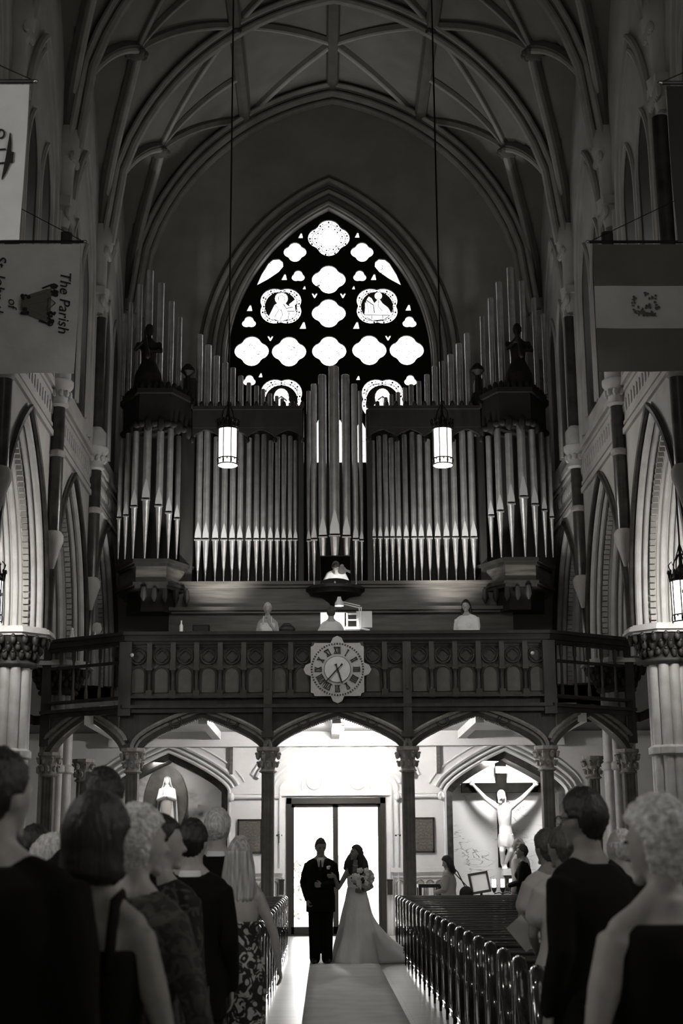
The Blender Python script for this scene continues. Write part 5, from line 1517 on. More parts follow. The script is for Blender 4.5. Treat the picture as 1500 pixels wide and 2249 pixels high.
# notice frame on a post
fr = thing('notice_stand', 'dark framed white notice on a post before the crucifix', 'sign', (P(1054, 1960, 29.2).x, 29.2, 0))
a, b = P(1036, 1958, 29.2), P(1070, 1920, 29.2)
w2, h2 = (b.x - a.x) / 2, (b.z - a.z) / 2; T_ = Matrix.Translation(((a.x + b.x) / 2, 29.2, (a.z + b.z) / 2)) @ Matrix.Rotation(radians(-9), 4, 'Y') @ Matrix.Rotation(radians(-15), 4, 'X')
MB().box((-w2, -.01, -h2), (w2, .0, h2)).xf(T_).build('notice_sheet', M['paper'], fr)
f = MB()
for q in (((-w2 - .04, -.03, -h2 - .04), (w2 + .04, .02, -h2)), ((-w2 - .04, -.03, h2), (w2 + .04, .02, h2 + .04)), ((-w2 - .04, -.03, -h2), (-w2, .02, h2)), ((w2, -.03, -h2), (w2 + .04, .02, h2))): f.box(*q)
f.xf(T_).build('frame', M['darkwood'], fr)
MB().lathe([(.16, 0), (.15, .03), (.03, .06), (.025, a.z - .02)], (fr.location.x + .03, 29.2, 0), 10).build('post', M['darkwood'], fr)
# candle stand with three lit candles
cs = thing('candle_stand', 'iron candle stand before the crucifix', 'candle stand', (P(1104, 1950, 29.1).x, 29.1, 0))
zc = P(1104, 1949, 29.1).z
m_ = MB().lathe([(.18, 0), (.17, .03), (.02, .07), (.018, zc - .12)], (cs.location.x, 29.1, 0), 10)
m_.tube([(P(px, 1949, 29.1).x, 29.1, zc - .10 + (.0 if k % 2 else -.02)) for k, px in enumerate((1085, 1095, 1104, 1114, 1123))], .012, 6)
for px in (1085, 1104, 1123): m_.lathe([(.02, zc - .10), (.05, zc - .04), (.055, zc)], (P(px, 1949, 29.1).x, 29.1, 0), 10)
m_.build('stand_frame', M['iron'], cs, smooth='auto')
for px, l in ((1085, 'left'), (1104, 'middle'), (1123, 'right')):
    c = thing('lit_candle', 'lit white candle in glass on the stand before the crucifix, %s one' % l, 'candle', (P(px, 1949, 29.1).x, 29.1, zc + .002), group='lit candles before the crucifix')
    MB().lathe([(.035, 0), (.040, .02), (.040, .13), (.036, .16)], n=12).build('candle_glass', M['lampglass'], c, False, 'auto')
# low dark cupboard behind the last pew
cp = thing('side_table', 'dark side table with pamphlets behind the right pews', 'table', (P(940, 1950, 26.5).x, 26.6, 0))
a = P(918, 1942, 26.5); b = P(968, 1942, 26.5)
MB().box((a.x, 26.4, a.z - .06), (b.x, 26.9, a.z)).build('table_top', M['darkwood'], cp)
for q in (a.x + .03, b.x - .03):
    for y in (26.43, 26.87): MB().box((q - .03, y - .03, 0), (q + .03, y + .03, a.z - .06)).build('leg', M['darkwood'], cp)
for k, q in enumerate((.06, .17, .28)):
    c = thing('pamphlet', 'pale pamphlet on the dark side table, %s of three' % ORD[k], 'pamphlet', (a.x + q, 26.6, a.z + .001), group='pamphlets on the side table')
    MB().box((-.04, -.06, 0), (.04, .06, .012)).build('pages', M['paper'], c, False)
# risers on the gallery
tag(MB().box((-2.6, 26.15, 4.2), (3.4, 27.9, 4.5)).build('floor_riser', M['organwood']), kind='structure')
# ------------------------------------------------------------------ people
def ring_e(cx, cy, z, rx, ry, n=28, p=2.3, fold=0, nf=0, ph=0):
    out = []
    for j in range(n):
        a = 2 * pi * j / n; c, s = cos(a), sin(a)
        k = (abs(c) ** p + abs(s) ** p) ** (-1 / p) * (1 + fold * sin(a * nf + ph))
        out.append(Vector((cx + rx * c * k, cy + ry * s * k, z)))
    return out
def head_fn(d):
    x, y, z = d.x, d.y, d.z
    fx = 1 - .26 * max(0, -z) ** 1.3 - .06 * max(0, z - .5)
    fy = (1 + .06 * max(0, -z - .3)) if y > 0 else (1 - .30 * max(0, -z - .1))
    if y > .2 and -.15 < z < .25: fy -= .05 * math.exp(-((abs(x) - .38) ** 2) / .02)
    return Vector((x * fx, y * fy, z))
def hand(mb, w, d, side, up, curl=.5, spread=.0, sc=1.0):
    """palm, four unequal bent fingers, thumb from the side of the palm. d: along the hand, side: towards the thumb, up: back of hand"""
    d = Vector(d).normalized(); side = (Vector(side) - d * Vector(side).dot(d)).normalized(); up = d.cross(side) if Vector(up).dot(d.cross(side)) > 0 else side.cross(d)
    w = Vector(w)
    for k in range(4):
        o = side * (.030 - .020 * k) * sc
        mb.limb([w + d * .005 * sc + o * .55, w + d * .085 * sc + o], [.016 * sc, .0125 * sc], 8)
        base = w + d * .085 * sc + o; L = (.070, .080, .074, .058)[k] * sc
        a1, a2 = curl * .9, curl * 2.0
        p1 = base + (d * cos(a1) - up * sin(a1)) * L * .48; p2 = p1 + (d * cos(a2) - up * sin(a2)) * L * .32
        p3 = p2 + (d * cos(a2 + curl * .7) - up * sin(a2 + curl * .7)) * L * .26
        mb.limb([base, p1, p2, p3], [.0098 * sc, .0092 * sc, .0084 * sc, .0072 * sc], 8)
    t0 = w + d * .025 * sc + side * .022 * sc; t1 = t0 + (d * .55 + side * .7 - up * .3).normalized() * .040 * sc; t2 = t1 + (d * .85 + side * .15 - up * .45 * (curl + .3)).normalized() * .034 * sc
    mb.limb([t0, t1, t2], [.013 * sc, .011 * sc, .0088 * sc], 8)

PRO = {'m': [(.84, .160, .115), (.93, .165, .12), (1.03, .150, .112), (1.13, .152, .112), (1.26, .168, .122), (1.34, .165, .115), (1.40, .140, .095), (1.45, .085, .075), (1.50, .060, .062)],
       'f': [(.84, .168, .12), (.92, .172, .125), (1.03, .135, .10), (1.10, .126, .095), (1.22, .138, .11), (1.32, .138, .10), (1.38, .118, .080), (1.43, .070, .058), (1.48, .050, .052)]}
def person(label, x, y, H, hd=0, sex='m', hyaw=0, hpitch=0, build=1.0, skin='skin', arms=None, floor=0, sit=0, vox=.009, legs=True, cat='person', group=None, lean=0, hroll=0):
    """standing figure facing local +Y; returns the body object and a dict of joints (local, already scaled)"""
    s = H / 1.75; J = {}
    mb = MB()
    sw = (.160 if sex == 'm' else .140) * build
    prof = PRO[sex]
    mb.rings([ring_e(0, 0, z, rx * build * .93, ry * build * .93) for z, rx, ry in prof])
    mb.limb([(0, -.005, 1.42), (0, .008, 1.56)], [.062 if sex == 'm' else .05, .058 if sex == 'm' else .047], 14)
    if sex == 'f':
        for q in (-1, 1): mb.ell((q * .07 * build, .085 * build, 1.24), (.06, .05, .06), 12, 8)
    hc = Vector((0, .022, 1.635)); R = Matrix.Rotation(radians(hyaw), 4, 'Z') @ Matrix.Rotation(radians(hpitch), 4, 'X') @ Matrix.Rotation(radians(hroll), 4, 'Y')
    hm = Matrix.Translation(hc) @ R
    h = MB(); f = 1.0 if sex == 'm' else .95
    h.ell((0, 0, 0), (.077 * f, .098 * f, .117 * f), 28, 20, head_fn)
    h.limb([(0, .086, .018), (0, .102, -.008), (0, .112, -.026)], [.008, .010, .013], 8)
    for q in (-1, 1):
        h.ell((q * .076 * f, -.004, -.008), (.010, .020, .030), 10, 8); h.ell((q * .014, .096, -.030), (.009, .010, .008), 8, 6)
        h.ell((q * .032, .084, .026), (.020, .010, .006), 8, 6)
    h.ell((0, .090 * f, -.060), (.023, .011, .007), 10, 6); h.ell((0, .088 * f, -.070), (.019, .010, .006), 10, 6)
    h.ell((0, .078 * f, -.098), (.026, .018, .020), 10, 8)
    mb.join(h, hm)
    A = {1: [(.205 * build, -.03, 1.11), (.205 * build, .05, .88), (.0, .15, -1)], -1: [(-.205 * build, -.03, 1.11), (-.205 * build, .05, .88), (0, .15, -1)]}
    if arms: A.update(arms)
    for q in (-1, 1):
        sh = Vector((q * sw, -.005, 1.355)); el, wr, dr = [Vector(v) for v in A[q][:3]]
        k = k0 = 1.0 if sex == 'm' else .84
        mb.limb([Vector((q * .02, .0, 1.49)), Vector((q * sw * .5, 0, 1.435)), Vector((q * sw * .85, 0, 1.395))], [.05 * k0, .046 * k0, .048 * k0], 12)
        mb.limb([Vector((q * sw * .6, 0, 1.36)), sh, sh.lerp(el, .5), el, el.lerp(wr, .35), wr], [.06 * k, .056 * k * build, .049 * k * build, .038 * k, .038 * k, .026 * k], 12)
        opt = A[q][3] if len(A[q]) > 3 else {}
        hand(mb, wr, dr, opt.get('side', (-q * .25, 1, 0)), opt.get('up', (q, 0, 0)), opt.get('curl', .35), sc=.95 if sex == 'm' else .86)
        J['sh', q], J['el', q], J['wr', q] = sh, el, wr
    if legs:
        for q in (-1, 1):
            if sit: mb.limb([(q * .09, 0, .88), (q * .11, .42, .90), (q * .11, .44, .48), (q * .11, .42, .10)], [.09, .065, .05, .035], 12)
            else: mb.limb([(q * .085, 0, .88), (q * .09, .012, .48), (q * .09, -.01, .10)], [.088, .056, .036], 12)
            fy = .42 if sit else 0
            mb.limb([(q * .095, fy - .03, .045), (q * .10, fy + .14, .03)], [.036, .028], 10)
    mb.xf(Matrix.Scale(s, 4))
    o = mb.build('person', M[skin], None, False, True, remesh=vox)
    o.location = (x, y, floor); o.rotation_euler = (0, 0, radians(hd))
    tag(o, label, cat, group)
    J['s'] = s; J['hm'] = Matrix.Scale(s, 4) @ hm; J['sex'] = sex; J['b'] = build; J['f'] = f
    return o, J
def wear(o, J, mb, name, m_, vox=.011, label=None, raw=False):
    if not raw: mb.xf(Matrix.Scale(J['s'], 4))
    return mb.build(name, M[m_], o, False, True, remesh=vox, label=label)
def torso(J, z0, z1, g, flare=0, top_g=None):
    mb = MB(); rs = []; b = J['b']; pr = PRO[J['sex']]
    zs = sorted(set([z0, z1] + [p[0] for p in pr if z0 < p[0] < z1]))
    for z in zs:
        for (a, ra, ya), (c, rc, yc) in zip(pr[:-1], pr[1:]):
            if a <= z <= c or (z < a and a == pr[0][0]):
                t = max(0, (z - a) / (c - a)); rx, ry = ra + (rc - ra) * t, ya + (yc - ya) * t; break
        else: rx, ry = pr[-1][1:]
        e = g + flare * max(0, 1.05 - z)
        rs.append(ring_e(0, 0, z, rx * b + e, ry * b + e))
    mb.rings(rs)
    if J['sex'] == 'f' and z0 < 1.2 < z1:
        for q in (-1, 1): mb.ell((q * .07 * b, .085 * b, 1.24), (.066, .058, .066), 12, 8)
    return mb
def sleeves(mb, J, frac, g, k=None):
    k = k or (1.0 if J['sex'] == 'm' else .84)
    for q in (-1, 1):
        sh, el, wr = J['sh', q], J['el', q], J['wr', q]
        mb.limb([Vector((q * .045, .0, 1.45)), Vector((sh.x * .5, 0, 1.430)), Vector((sh.x * .85, 0, 1.395))], [.040 * k + g * .6, .046 * k + g, .048 * k + g], 12)
        pts = [Vector((sh.x * .55, 0, 1.355)), sh + Vector((0, 0, .006)), sh.lerp(el, .5), el]; rad = [.06 * k + g, .058 * k * J['b'] + g, .050 * k * J['b'] + g, .042 * k + g]
        if frac < .5: pts = pts[:3]; rad = rad[:3]; rad[-1] += .012
        elif frac >= 1: pts += [el.lerp(wr, .5), wr.lerp(el, .03)]; rad += [.040 * k + g, .031 * k + g]
        mb.limb(pts, rad, 12)
    return mb
def suit(o, J, collar=True, tie=False, m_='suit', shirt='shirt'):
    mb = torso(J, .72, 1.455, .022, .03); sleeves(mb, J, 1, .012)
    if tie: pass
    jk = wear(o, J, mb, 'suit_jacket', m_)
    tr = MB()
    tr.rings([ring_e(0, 0, z, .17 * J['b'], .125 * J['b']) for z in (.80, .98)])
    for q in (-1, 1): tr.limb([(q * .082, 0, .86), (q * .086, .012, .48), (q * .088, -.008, .07)], [.108, .092, .078], 14)
    wear(o, J, tr, 'trousers', m_)
    sh = MB()
    for q in (-1, 1): sh.limb([(q * .095, -.05, .05), (q * .10, .08, .045), (q * .105, .19, .032)], [.044, .042, .030], 12)
    wear(o, J, sh, 'shoes', 'leather', .009)
    if collar:
        c = MB().rings([ring_e(0, -.004 + (z - 1.44) * .1, z, r, r * 1.03) for z, r in ((1.44, .080), (1.485, .069), (1.49, .064), (1.44, .07))], caps=False)
        wear(o, J, c, 'shirt_collar', shirt, 0)
    if tie:
        t = MB()
        t.poly([(-.010, 1.45), (.010, 1.45), (.020, 1.475), (-.020, 1.475)], 'y', .112, .135)
        t.poly([(-.008, 1.45), (.008, 1.45), (.036, 1.12), (0, 1.07), (-.036, 1.12)], 'y', .148, .156)
        f = MB()
        n = 8; L = [(-.062, 1.475), (-.045, 1.40), (0, 1.10), (.045, 1.40), (.062, 1.475)]
        f.poly(L, 'y', .125, .147)
        wear(o, J, f, 'shirt_front', shirt, 0); wear(o, J, t, 'necktie', 'black', 0)
        lp = MB()
        for q in (-1, 1): lp.poly([(q * .062, 1.475), (q * .088, 1.42), (q * .075, 1.30), (q * .0, 1.06), (q * .045, 1.40)], 'y', .144, .158)
        wear(o, J, lp, 'lapels', m_, 0)
    return jk
def tee(o, J, m_='tee', frac=.4, low='blackdress', z0=.86):
    mb = torso(J, z0, 1.45, .018, .02); sleeves(mb, J, frac, .016); wear(o, J, mb, 'blouse', m_)
    tr = MB(); tr.rings([ring_e(0, 0, z, .172 * J['b'], .127 * J['b']) for z in (.80, .96)])
    for q in (-1, 1): tr.limb([(q * .085, 0, .86), (q * .092, .012, .48), (q * .092, -.008, .07)], [.100, .074, .060], 14)
    wear(o, J, tr, 'trousers', low)
def dress(o, J, m_, top=1.36, straps=True, hem=.45, g=.014, width=.26):
    mb = torso(J, .86, top, g, 0); b = J['b']
    mb.rings([ring_e(0, 0, z, rx, ry, 48, 2, f, 11) for z, rx, ry, f in ((.88, .175 * b + g, .125 * b + g, 0), (.7, .20 * b, .16 * b, .02), (hem, width * b, width * .85 * b, .05))])
    wear(o, J, mb, 'dress', m_)
    if straps:
        for q in (-1, 1):
            st_ = MB()
            st_.tube([(q * .085, -.105, top - .06), (q * .085, -.085, 1.38), (q * .080, -.045, 1.455), (q * .078, .02, 1.475), (q * .080, .075, 1.40), (q * .08, .11, top - .04)], [.030] * 6, 8, flat=.45)
            wear(o, J, st_, 'shoulder_strap', m_, 0)
def hair(o, J, kind, m_, length=.3, amp=.006, seed=0, vol=1.0):
    f = J['f']; hm = J['hm']; mb = MB()
    def nz(p, a, fr): return a * noise.noise(Vector((p.x * fr + seed, p.y * fr, p.z * fr)))
    rx, ry, rz = .077 * f, .098 * f, .117 * f
    sc = {'short': 1.10, 'bob': 1.26, 'curly': 1.30, 'long': 1.14, 'ring': 1.07}[kind] * vol
    def fn(d):
        p = head_fn(d)
        y, z = d.y, d.z
        low = {'short': -.80, 'bob': -.95, 'curly': -.90, 'long': -1.0, 'ring': -.70}[kind]
        fl = {'short': .50, 'bob': .30, 'curly': .45, 'long': .50, 'ring': .9}[kind]
        cover = 1.0
        if y > .15: cover = min(1, max(0, (z - (fl * min(1, (y - .15) * 2.2) - .1 * 0)) * 8 + .5))
        if z < low: cover = 0
        if kind in ('short', 'ring') and z < -.02 and y > -.20 - .5 * z * z: cover = 0
        if kind == 'ring' and z > .25: cover = 0
        k = sc if cover > .5 else .93
        if kind == 'bob' and cover > .5 and z < 0:
            kk = 1.0 + .06 * (-z); rr = sqrt(max(1e-4, d.x ** 2 + d.y ** 2)); w_ = 1 + (min(1.0 / rr, 1.45) * .98 - 1) * min(1, -z * 2.5)
            w_ = max(w_, 1.0 if z > -.5 else .9)
            p = Vector((d.x * w_ * kk, d.y * w_, d.z * 1.0))
        if kind == 'short' or kind == 'ring': k *= 1.0 if z > -.1 or cover < .5 else (1.0 - .05 * (-z))
        n_ = nz(d, amp / .1, 7) + nz(d, amp / .16, 18) + (nz(d, amp / .12, 34) if kind == 'curly' else 0)
        return p * (k + (n_ if cover > .5 else 0))
    mb.ell((0, -.006, .008), (rx, ry, rz), 64, 44, fn)
    if kind == 'long':
        rs = []
        N = 14
        for i in range(N + 1):
            t = i / N; z = .03 - (length + .03) * t
            w_ = rx * (1.20 + .35 * sin(min(1, t * 1.6) * pi / 2) - .25 * max(0, t - .8)); dd = ry * (.86 - .30 * t)
            cy = -.035 - .02 * t
            ring = []
            for j in range(56):
                a = 2 * pi * j / 56
                k = 1 + .05 * sin(j * 1.9 + seed) + .04 * sin(j * 4.1 + t * 3)
                yy = sin(a)
                yy = yy if yy < 0 else yy * (.75 if abs(cos(a)) > .7 else .35)
                ring.append((w_ * cos(a) * k, cy + dd * yy * k, z + (.012 * sin(j * 2.3) if i == N else 0)))
            rs.append(ring)
        mb.rings(rs)
    mb.xf(hm)
    return mb.build('hair', M[m_], o, False, True)

def at(px, py_top, Y, floor=0, gap=0):
    p = P(px, py_top, Y); return p.x, p.z - floor - gap

# --- the couple
gxx, gH = at(704, 1843, 21.75)
GR = Vector((gxx, 21.75, 0))
armsG = {1: [(.255, -.05, 1.13), (.19, .10, .90), (-.10, .25, -1), dict(curl=.8, up=(1, .3, 0))],
         -1: [(-.235, -.02, 1.12), (-.02, .24, 1.10), (1, .35, .05), dict(curl=1.1, side=(0, .2, 1), up=(0, 1, .3))]}
g, J = person('man in a dark suit with a white boutonniere, arm in arm with the bride', gxx, 21.75, gH, 180, 'm', hyaw=14, hpitch=-14, build=1.14, skin='skindim', arms=armsG, vox=.007)
suit(g, J, True, True); hair(g, J, 'short', 'hairdark', seed=1)
bt = MB(); random.seed(2)
for k in range(7): bt.ell((-.115 + random.uniform(-.016, .016), .150 + random.uniform(0, .02), 1.35 + random.uniform(-.018, .018)), (.016, .013, .016), 8, 6)
wear(g, J, bt, 'boutonniere', 'white', 0, label='white boutonniere')
ey = MB()
for q in (-1, 1): ey.ell((q * .031, .088, .010), (.012, .007, .006), 8, 6)
ey.xf(J['hm']).build('eyes', M['black'], g, False)

bxx, bH = at(782, 1857, 21.85)
armsB = {1: [(.25, .06, 1.12), (.245, .26, 1.10), (.6, .6, .0), dict(curl=.5, side=(0, .2, 1), up=(0, 1, .5))],
         -1: [(-.24, -.02, 1.12), (-.07, .20, 1.06), (.9, .3, .2), dict(curl=1.1, side=(0, .2, 1), up=(0, 1, 0))]}
# her right arm reaches to the man's arm: target in her local frame
tgt = P(735, 1924, 21.45); loc = Vector((-(tgt.x - bxx), -(tgt.y - 21.85), tgt.z)) / (bH / 1.75)
armsB[1][1] = (loc.x, loc.y, loc.z); armsB[1][0] = ((loc.x + .165) * .56, loc.y * .30, 1.11)
br, J = person('bride in a strapless white satin gown with a train, looking at the man beside her', bxx, 21.85, bH, 180, 'f', hyaw=-62, hpitch=6, build=.98, skin='skindim', arms=armsB, vox=.007, legs=True)
hair(br, J, 'long', 'hairdark', length=.30, seed=3, amp=.008)
cl = MB()   # hair falling over the shoulders
for q in (-1, 1):
    for k in range(7):
        a = q * (.05 + .012 * k); cl.limb([(a * .9, .02 - .012 * k, 1.60), (a * 1.35, .03 - .014 * k, 1.50), (a * 1.5, .075 - .02 * k, 1.40), (a * 1.25, .105 - .02 * k, 1.29 + .01 * k)], [.018, .021, .019, .007], 8)
wear(br, J, cl, 'hair_locks', 'hairdark', .008)
ey = MB()
for q in (-1, 1): ey.ell((q * .031, .088, .010), (.012, .007, .006), 8, 6)
ey.xf(J['hm']).build('eyes', M['black'], br, False)
# gown: fitted bodice, full skirt gathered to one side, train to her left and behind
bd = torso(J, 1.04, 1.29, .012)
bo = wear(br, J, bd, 'bodice', 'dress', .009)
sk = MB(); rs = []; N = 26; na = 120
s_ = J['s']
for i in range(N + 1):
    t = i / N; z = (1.12 - (1.115) * t) * s_
    ring = []
    for j in range(na):
        a = 2 * pi * j / na                      # world angle; 0 = +x (her left in the photo's right)
        wx, wy = cos(a), sin(a)
        base_x = (.137 + .245 * t ** 1.05); base_y = (.108 + .24 * t ** 1.15)
        dirt = max(0, cos(a - radians(38))) ** 2.6
        tr_ = dirt * (.05 * t + .78 * max(0, (t - .34) / .66) ** 1.7)
        fo = 1 + .075 * t * sin(a * 8 + t * 2.2) + .022 * t * sin(a * 17 - t * 5) + .018 * sin(a * 3 + t * 14) * (t > .12) * (1 - t)
        ring.append((bxx + (base_x * fo + tr_) * wx, 21.85 + (base_y * fo + tr_ * .95) * wy, max(.004, z)))
    rs.append(ring)
sk.rings(rs)
sk.build('gown_skirt', M['dress'], br, True, True)
dr = MB()
for k, (x0, z0, x1, z1) in enumerate(((-.15, .98, .22, .55), (-.16, .90, .24, .42), (-.17, .80, .20, .26), (-.12, 1.02, .20, .74))):
    pts = []
    for i in range(11):
        t = i / 10; xx = x0 + (x1 - x0) * t; zz = z0 + (z1 - z0) * t ** 1.3
        tt = (1.08 - zz / s_) / 1.075; by = .105 + .24 * max(0, tt) ** 1.2; bw = .135 + .235 * max(.01, tt) ** 1.15
        pts.append((bxx + xx, 21.85 - by * sqrt(max(.05, 1 - min(.9, (xx / bw) ** 2))) + .004, zz))
    dr.tube(pts, [.006] + [.017] * 9 + [.004], 8)
dr.build('skirt_drapes', M['dress'], br, True, True)
nk = MB().tube([(.055 * cos(a), .012 + .055 * sin(a) + .03 * max(0, sin(a)), 1.475 - .035 * max(0, sin(a))) for a in [2 * pi * k / 24 for k in range(25)]], .0035, 5)
wear(br, J, nk, 'necklace', 'white', 0)
# bouquet, held in her left hand
bq = P(797, 1928, 21.48)
bt = thing('bridal_bouquet', 'round bouquet of pale flowers held by the bride', 'bouquet', bq)
random.seed(11)
for m_, nme, cnt in (('white', 'pale_blooms', 22), ('tee', 'grey_blooms', 14)):
    fl = MB()
    for k in range(cnt):
        a, e_ = random.uniform(0, 2 * pi), random.uniform(-.4, 1.2)
        c = Vector((cos(a) * cos(e_) * .135, -abs(sin(e_ * .7 + .8)) * .09, sin(a) * cos(e_) * .115))
        fl.ell(c, .030, 10, 6)
        for q in range(5):
            b_ = 2 * pi * q / 5; fl.ell(c + Vector((.024 * cos(b_), -.006, .024 * sin(b_))), (.018, .012, .018), 6, 4)
    fl.build(nme, M[m_], bt, False, 'auto')
lf = MB()
for k in range(18):
    a = 2 * pi * k / 18; c = Vector((.145 * cos(a), 0, .12 * sin(a)))
    lf.ell(c, (.035, .010, .022), 8, 4)
lf.limb([(0, .02, -.02), (0, .10, -.17)], [.03, .02], 8)
lf.build('leaves_and_stems', M['hairbrown'], bt, False, 'auto')

# --- left side of the aisle
def row(k): return 24 - .78 * k - .60
def who(label, px, top, Y, sex, hd, kind, hm, clothes, hyaw=0, hpitch=0, build=1, skin='skin', arms=None, vox=.010, gap=.012, seed=0, floor=0, length=.3, amp=.006, vol=1.0, **kw):
    x, H = at(px, top, Y, floor, gap)
    o, J = person(label, x, Y, H, hd, sex, hyaw, hpitch, build, skin, arms, floor, vox=vox, **kw)
    if kind: hair(o, J, kind, hm, length, amp, seed, vol)
    clothes(o, J)
    return o, J
fold = {1: [(.22, .02, 1.12), (.06, .25, 1.08), (-1, .3, 0), dict(curl=.8)], -1: [(-.22, .02, 1.12), (-.06, .25, 1.06), (1, .3, 0), dict(curl=.8)]}
holdf = {1: [(.21, .03, 1.12), (.10, .27, 1.02), (-.3, 1, .2), dict(curl=.8)], -1: [(-.21, .03, 1.12), (-.10, .27, 1.02), (.3, 1, .2), dict(curl=.8)]}
who('big man in a black suit and white collar, cut by the left edge', -6, 1645, 3.95, 'm', -12, 'short', 'hairdark', lambda o, J: suit(o, J), hyaw=-18, build=1.3, seed=5)
def cl_tank(o, J): dress(o, J, 'blackdress', 1.33, True, .5)
who('woman with a big dark bob and bare arms, second from the left edge', 214, 1737, row(25) + .2, 'f', -10, 'bob', 'hairdark', cl_tank, hyaw=-22, build=1.05, skin='skindim', seed=6, amp=.004, gap=.03, vol=1.04,
    arms={1: [(.225, .0, 1.10), (.20, .20, .92), (-.3, .6, -.5)]})
who('man with short dark hair seen above the woman with the dark bob', 226, 1688, row(22), 'm', -8, 'short', 'hairdark', lambda o, J: suit(o, J, False), hyaw=-10, build=1.02, seed=7)
who('grey-haired guest in a dim patterned jacket behind the dark bob', 300, 1757, row(24) + .12, 'f', -22, 'curly', 'hairgrey', lambda o, J: suit(o, J, False, False, 'swirl'), hyaw=-35, build=1.10, seed=8, amp=.006, gap=.03, vol=.92,
    arms={1: [(.25, -.02, 1.12), (.24, .12, .90), (-.2, .5, -.8)]})
who('guest with a dark forelock in profile, facing the aisle', 350, 1791, row(22) + .1, 'm', -25, 'short', 'hairdark', lambda o, J: suit(o, J, False, False, 'paisley'), hyaw=-48, seed=9)
who('grey-haired guest with bowed head near the left pier', 105, 1832, row(21), 'f', -30, 'curly', 'hairsilver', lambda o, J: suit(o, J, False, False, 'blackdress'), hyaw=-50, hpitch=-25, seed=10, vol=.9)
who('dark-haired guest whose head shows behind the guest near the left pier', 76, 1812, row(20), 'm', -10, 'short', 'hairdark', lambda o, J: suit(o, J, False), hyaw=-20, seed=20)
who('man with neat dark hair, pale collar and black suit in mid pews', 423, 1798, row(20) - .02, 'm', -6, 'short', 'hairdark', lambda o, J: suit(o, J), hyaw=-10, build=1.06, seed=11, gap=.015)
who('dark-haired guest half hidden left of the man with the pale collar', 378, 1815, row(18), 'm', -6, 'short', 'hairdark', lambda o, J: suit(o, J, False), hyaw=-10, seed=12)
who('silver-haired man in a black suit before the grotto niche', 478, 1777, row(17) - .03, 'm', -8, 'short', 'hairsilver', lambda o, J: suit(o, J), hyaw=-14, build=1.05, seed=13, amp=.005, vol=1.04)
def cl_floral(o, J):
    b = J['b']
    mb = torso(J, .86, 1.20, .010); mb.rings([ring_e(0, 0, z, rx, ry, 60, 2, f, 9) for z, rx, ry, f in ((.92, .178 * b, .13 * b, 0), (.78, .195 * b, .15 * b, .01), (.5, .185 * b, .15 * b, .03), (.2, .19 * b, .16 * b, .04), (.04, .21 * b, .18 * b, .06))])
    wear(o, J, mb, 'floral_dress', 'floral', .010)
who('blond woman with bare back in a long floral dress by the aisle', 527, 1836, row(18) + .02, 'f', -4, 'long', 'hairblond', cl_floral, hyaw=-8, build=.97, skin='skin', seed=14, length=.30, amp=.005, gap=.015,
    arms={1: [(.235, .02, 1.12), (.27, .06, .90), (.1, .3, -1)], -1: [(-.225, .02, 1.12), (-.15, .2, .98), (.5, .5, -.5)]})

# --- right side of the aisle
armsR = {-1: [(-.245, -.01, 1.11), (-.22, .10, .88), (.2, .5, -.7), dict(curl=.6)], 1: [(.22, .03, 1.12), (.06, .28, 1.0), (-.5, .6, .2), dict(curl=.7)]}
o, J = who('woman with curly grey hair, earring and black sleeveless dress at right edge', 1447, 1748, row(25) + .1, 'f', 14, 'curly', 'hairgrey', lambda o, J: dress(o, J, 'blackdress', 1.41, False, .45, width=.30), hyaw=38, hpitch=-4, build=1.2, skin='skin', arms=armsR, seed=15, amp=.008, gap=.02, vol=.96, vox=.009)
er = MB().ell((-.080, .0, -.045), (.007, .007, .009), 10, 8); er.xf(J['hm']).build('earring', M['white'], o, False, True, label='small pale earring')
ey = MB()
for q in (-1, 1): ey.ell((q * .031, .088, .010), (.012, .007, .006), 8, 6)
ey.xf(J['hm']).build('eyes', M['black'], o, False)
wr = o.matrix_basis @ (J['wr', 1] * J['s'])
bk = thing('order_of_service', 'pale folded booklet held by the woman with curly grey hair', 'booklet', P(1482, 2152, 4.75))
MB().box((-.07, -.004, -.02), (.07, .004, .16)).xf(Matrix.Rotation(radians(28), 4, 'Y')).build('cover', M['tee'], bk, False)
MB().box((-.06, -.010, -.01), (.066, -.004, .15)).xf(Matrix.Rotation(radians(33), 4, 'Y')).build('pages', M['paper'], bk, False)
o, J = who('tall dark-haired man with glasses in a black suit at right', 1286, 1733, row(22) - .02, 'm', 36, 'short', 'hairdark', lambda o, J: suit(o, J, False), hyaw=6, hpitch=-4, build=1.06, skin='skindim', seed=16, vol=1.05, gap=.015)
gl = MB()
for q in (-1, 1):
    gl.tube([(q * .034 + .024 * cos(a), .104, .008 + .018 * sin(a)) for a in [2 * pi * k / 16 for k in range(17)]], .0025, 5)
    gl.tube([(q * .058, .102, .012), (q * .080, .04, .014), (q * .082, -.01, .005)], .0025, 5)
gl.tube([(-.010, .106, .010), (.010, .106, .010)], .0025, 5)
gl.xf(J['hm']).build('glasses', M['black'], o, False)
who('guest with cropped brown hair in a grey short-sleeved top, right pews', 1234, 1816, row(19) + .02, 'f', 12, 'short', 'hairbrown', lambda o, J: tee(o, J, 'tee', .4, 'blackdress'), hyaw=20, build=1.12, skin='skindim', arms=holdf, seed=17, amp=.006, vol=1.10, gap=.02)
who('guest with dark hair and pale top, left of the cropped brown hair', 1200, 1822, row(17), 'f', 14, 'short', 'hairbrown', lambda o, J: tee(o, J, 'tee', .4, 'blackdress'), hyaw=14, build=1.08, skin='skindim', arms=holdf, seed=18, vol=1.14, gap=.02)
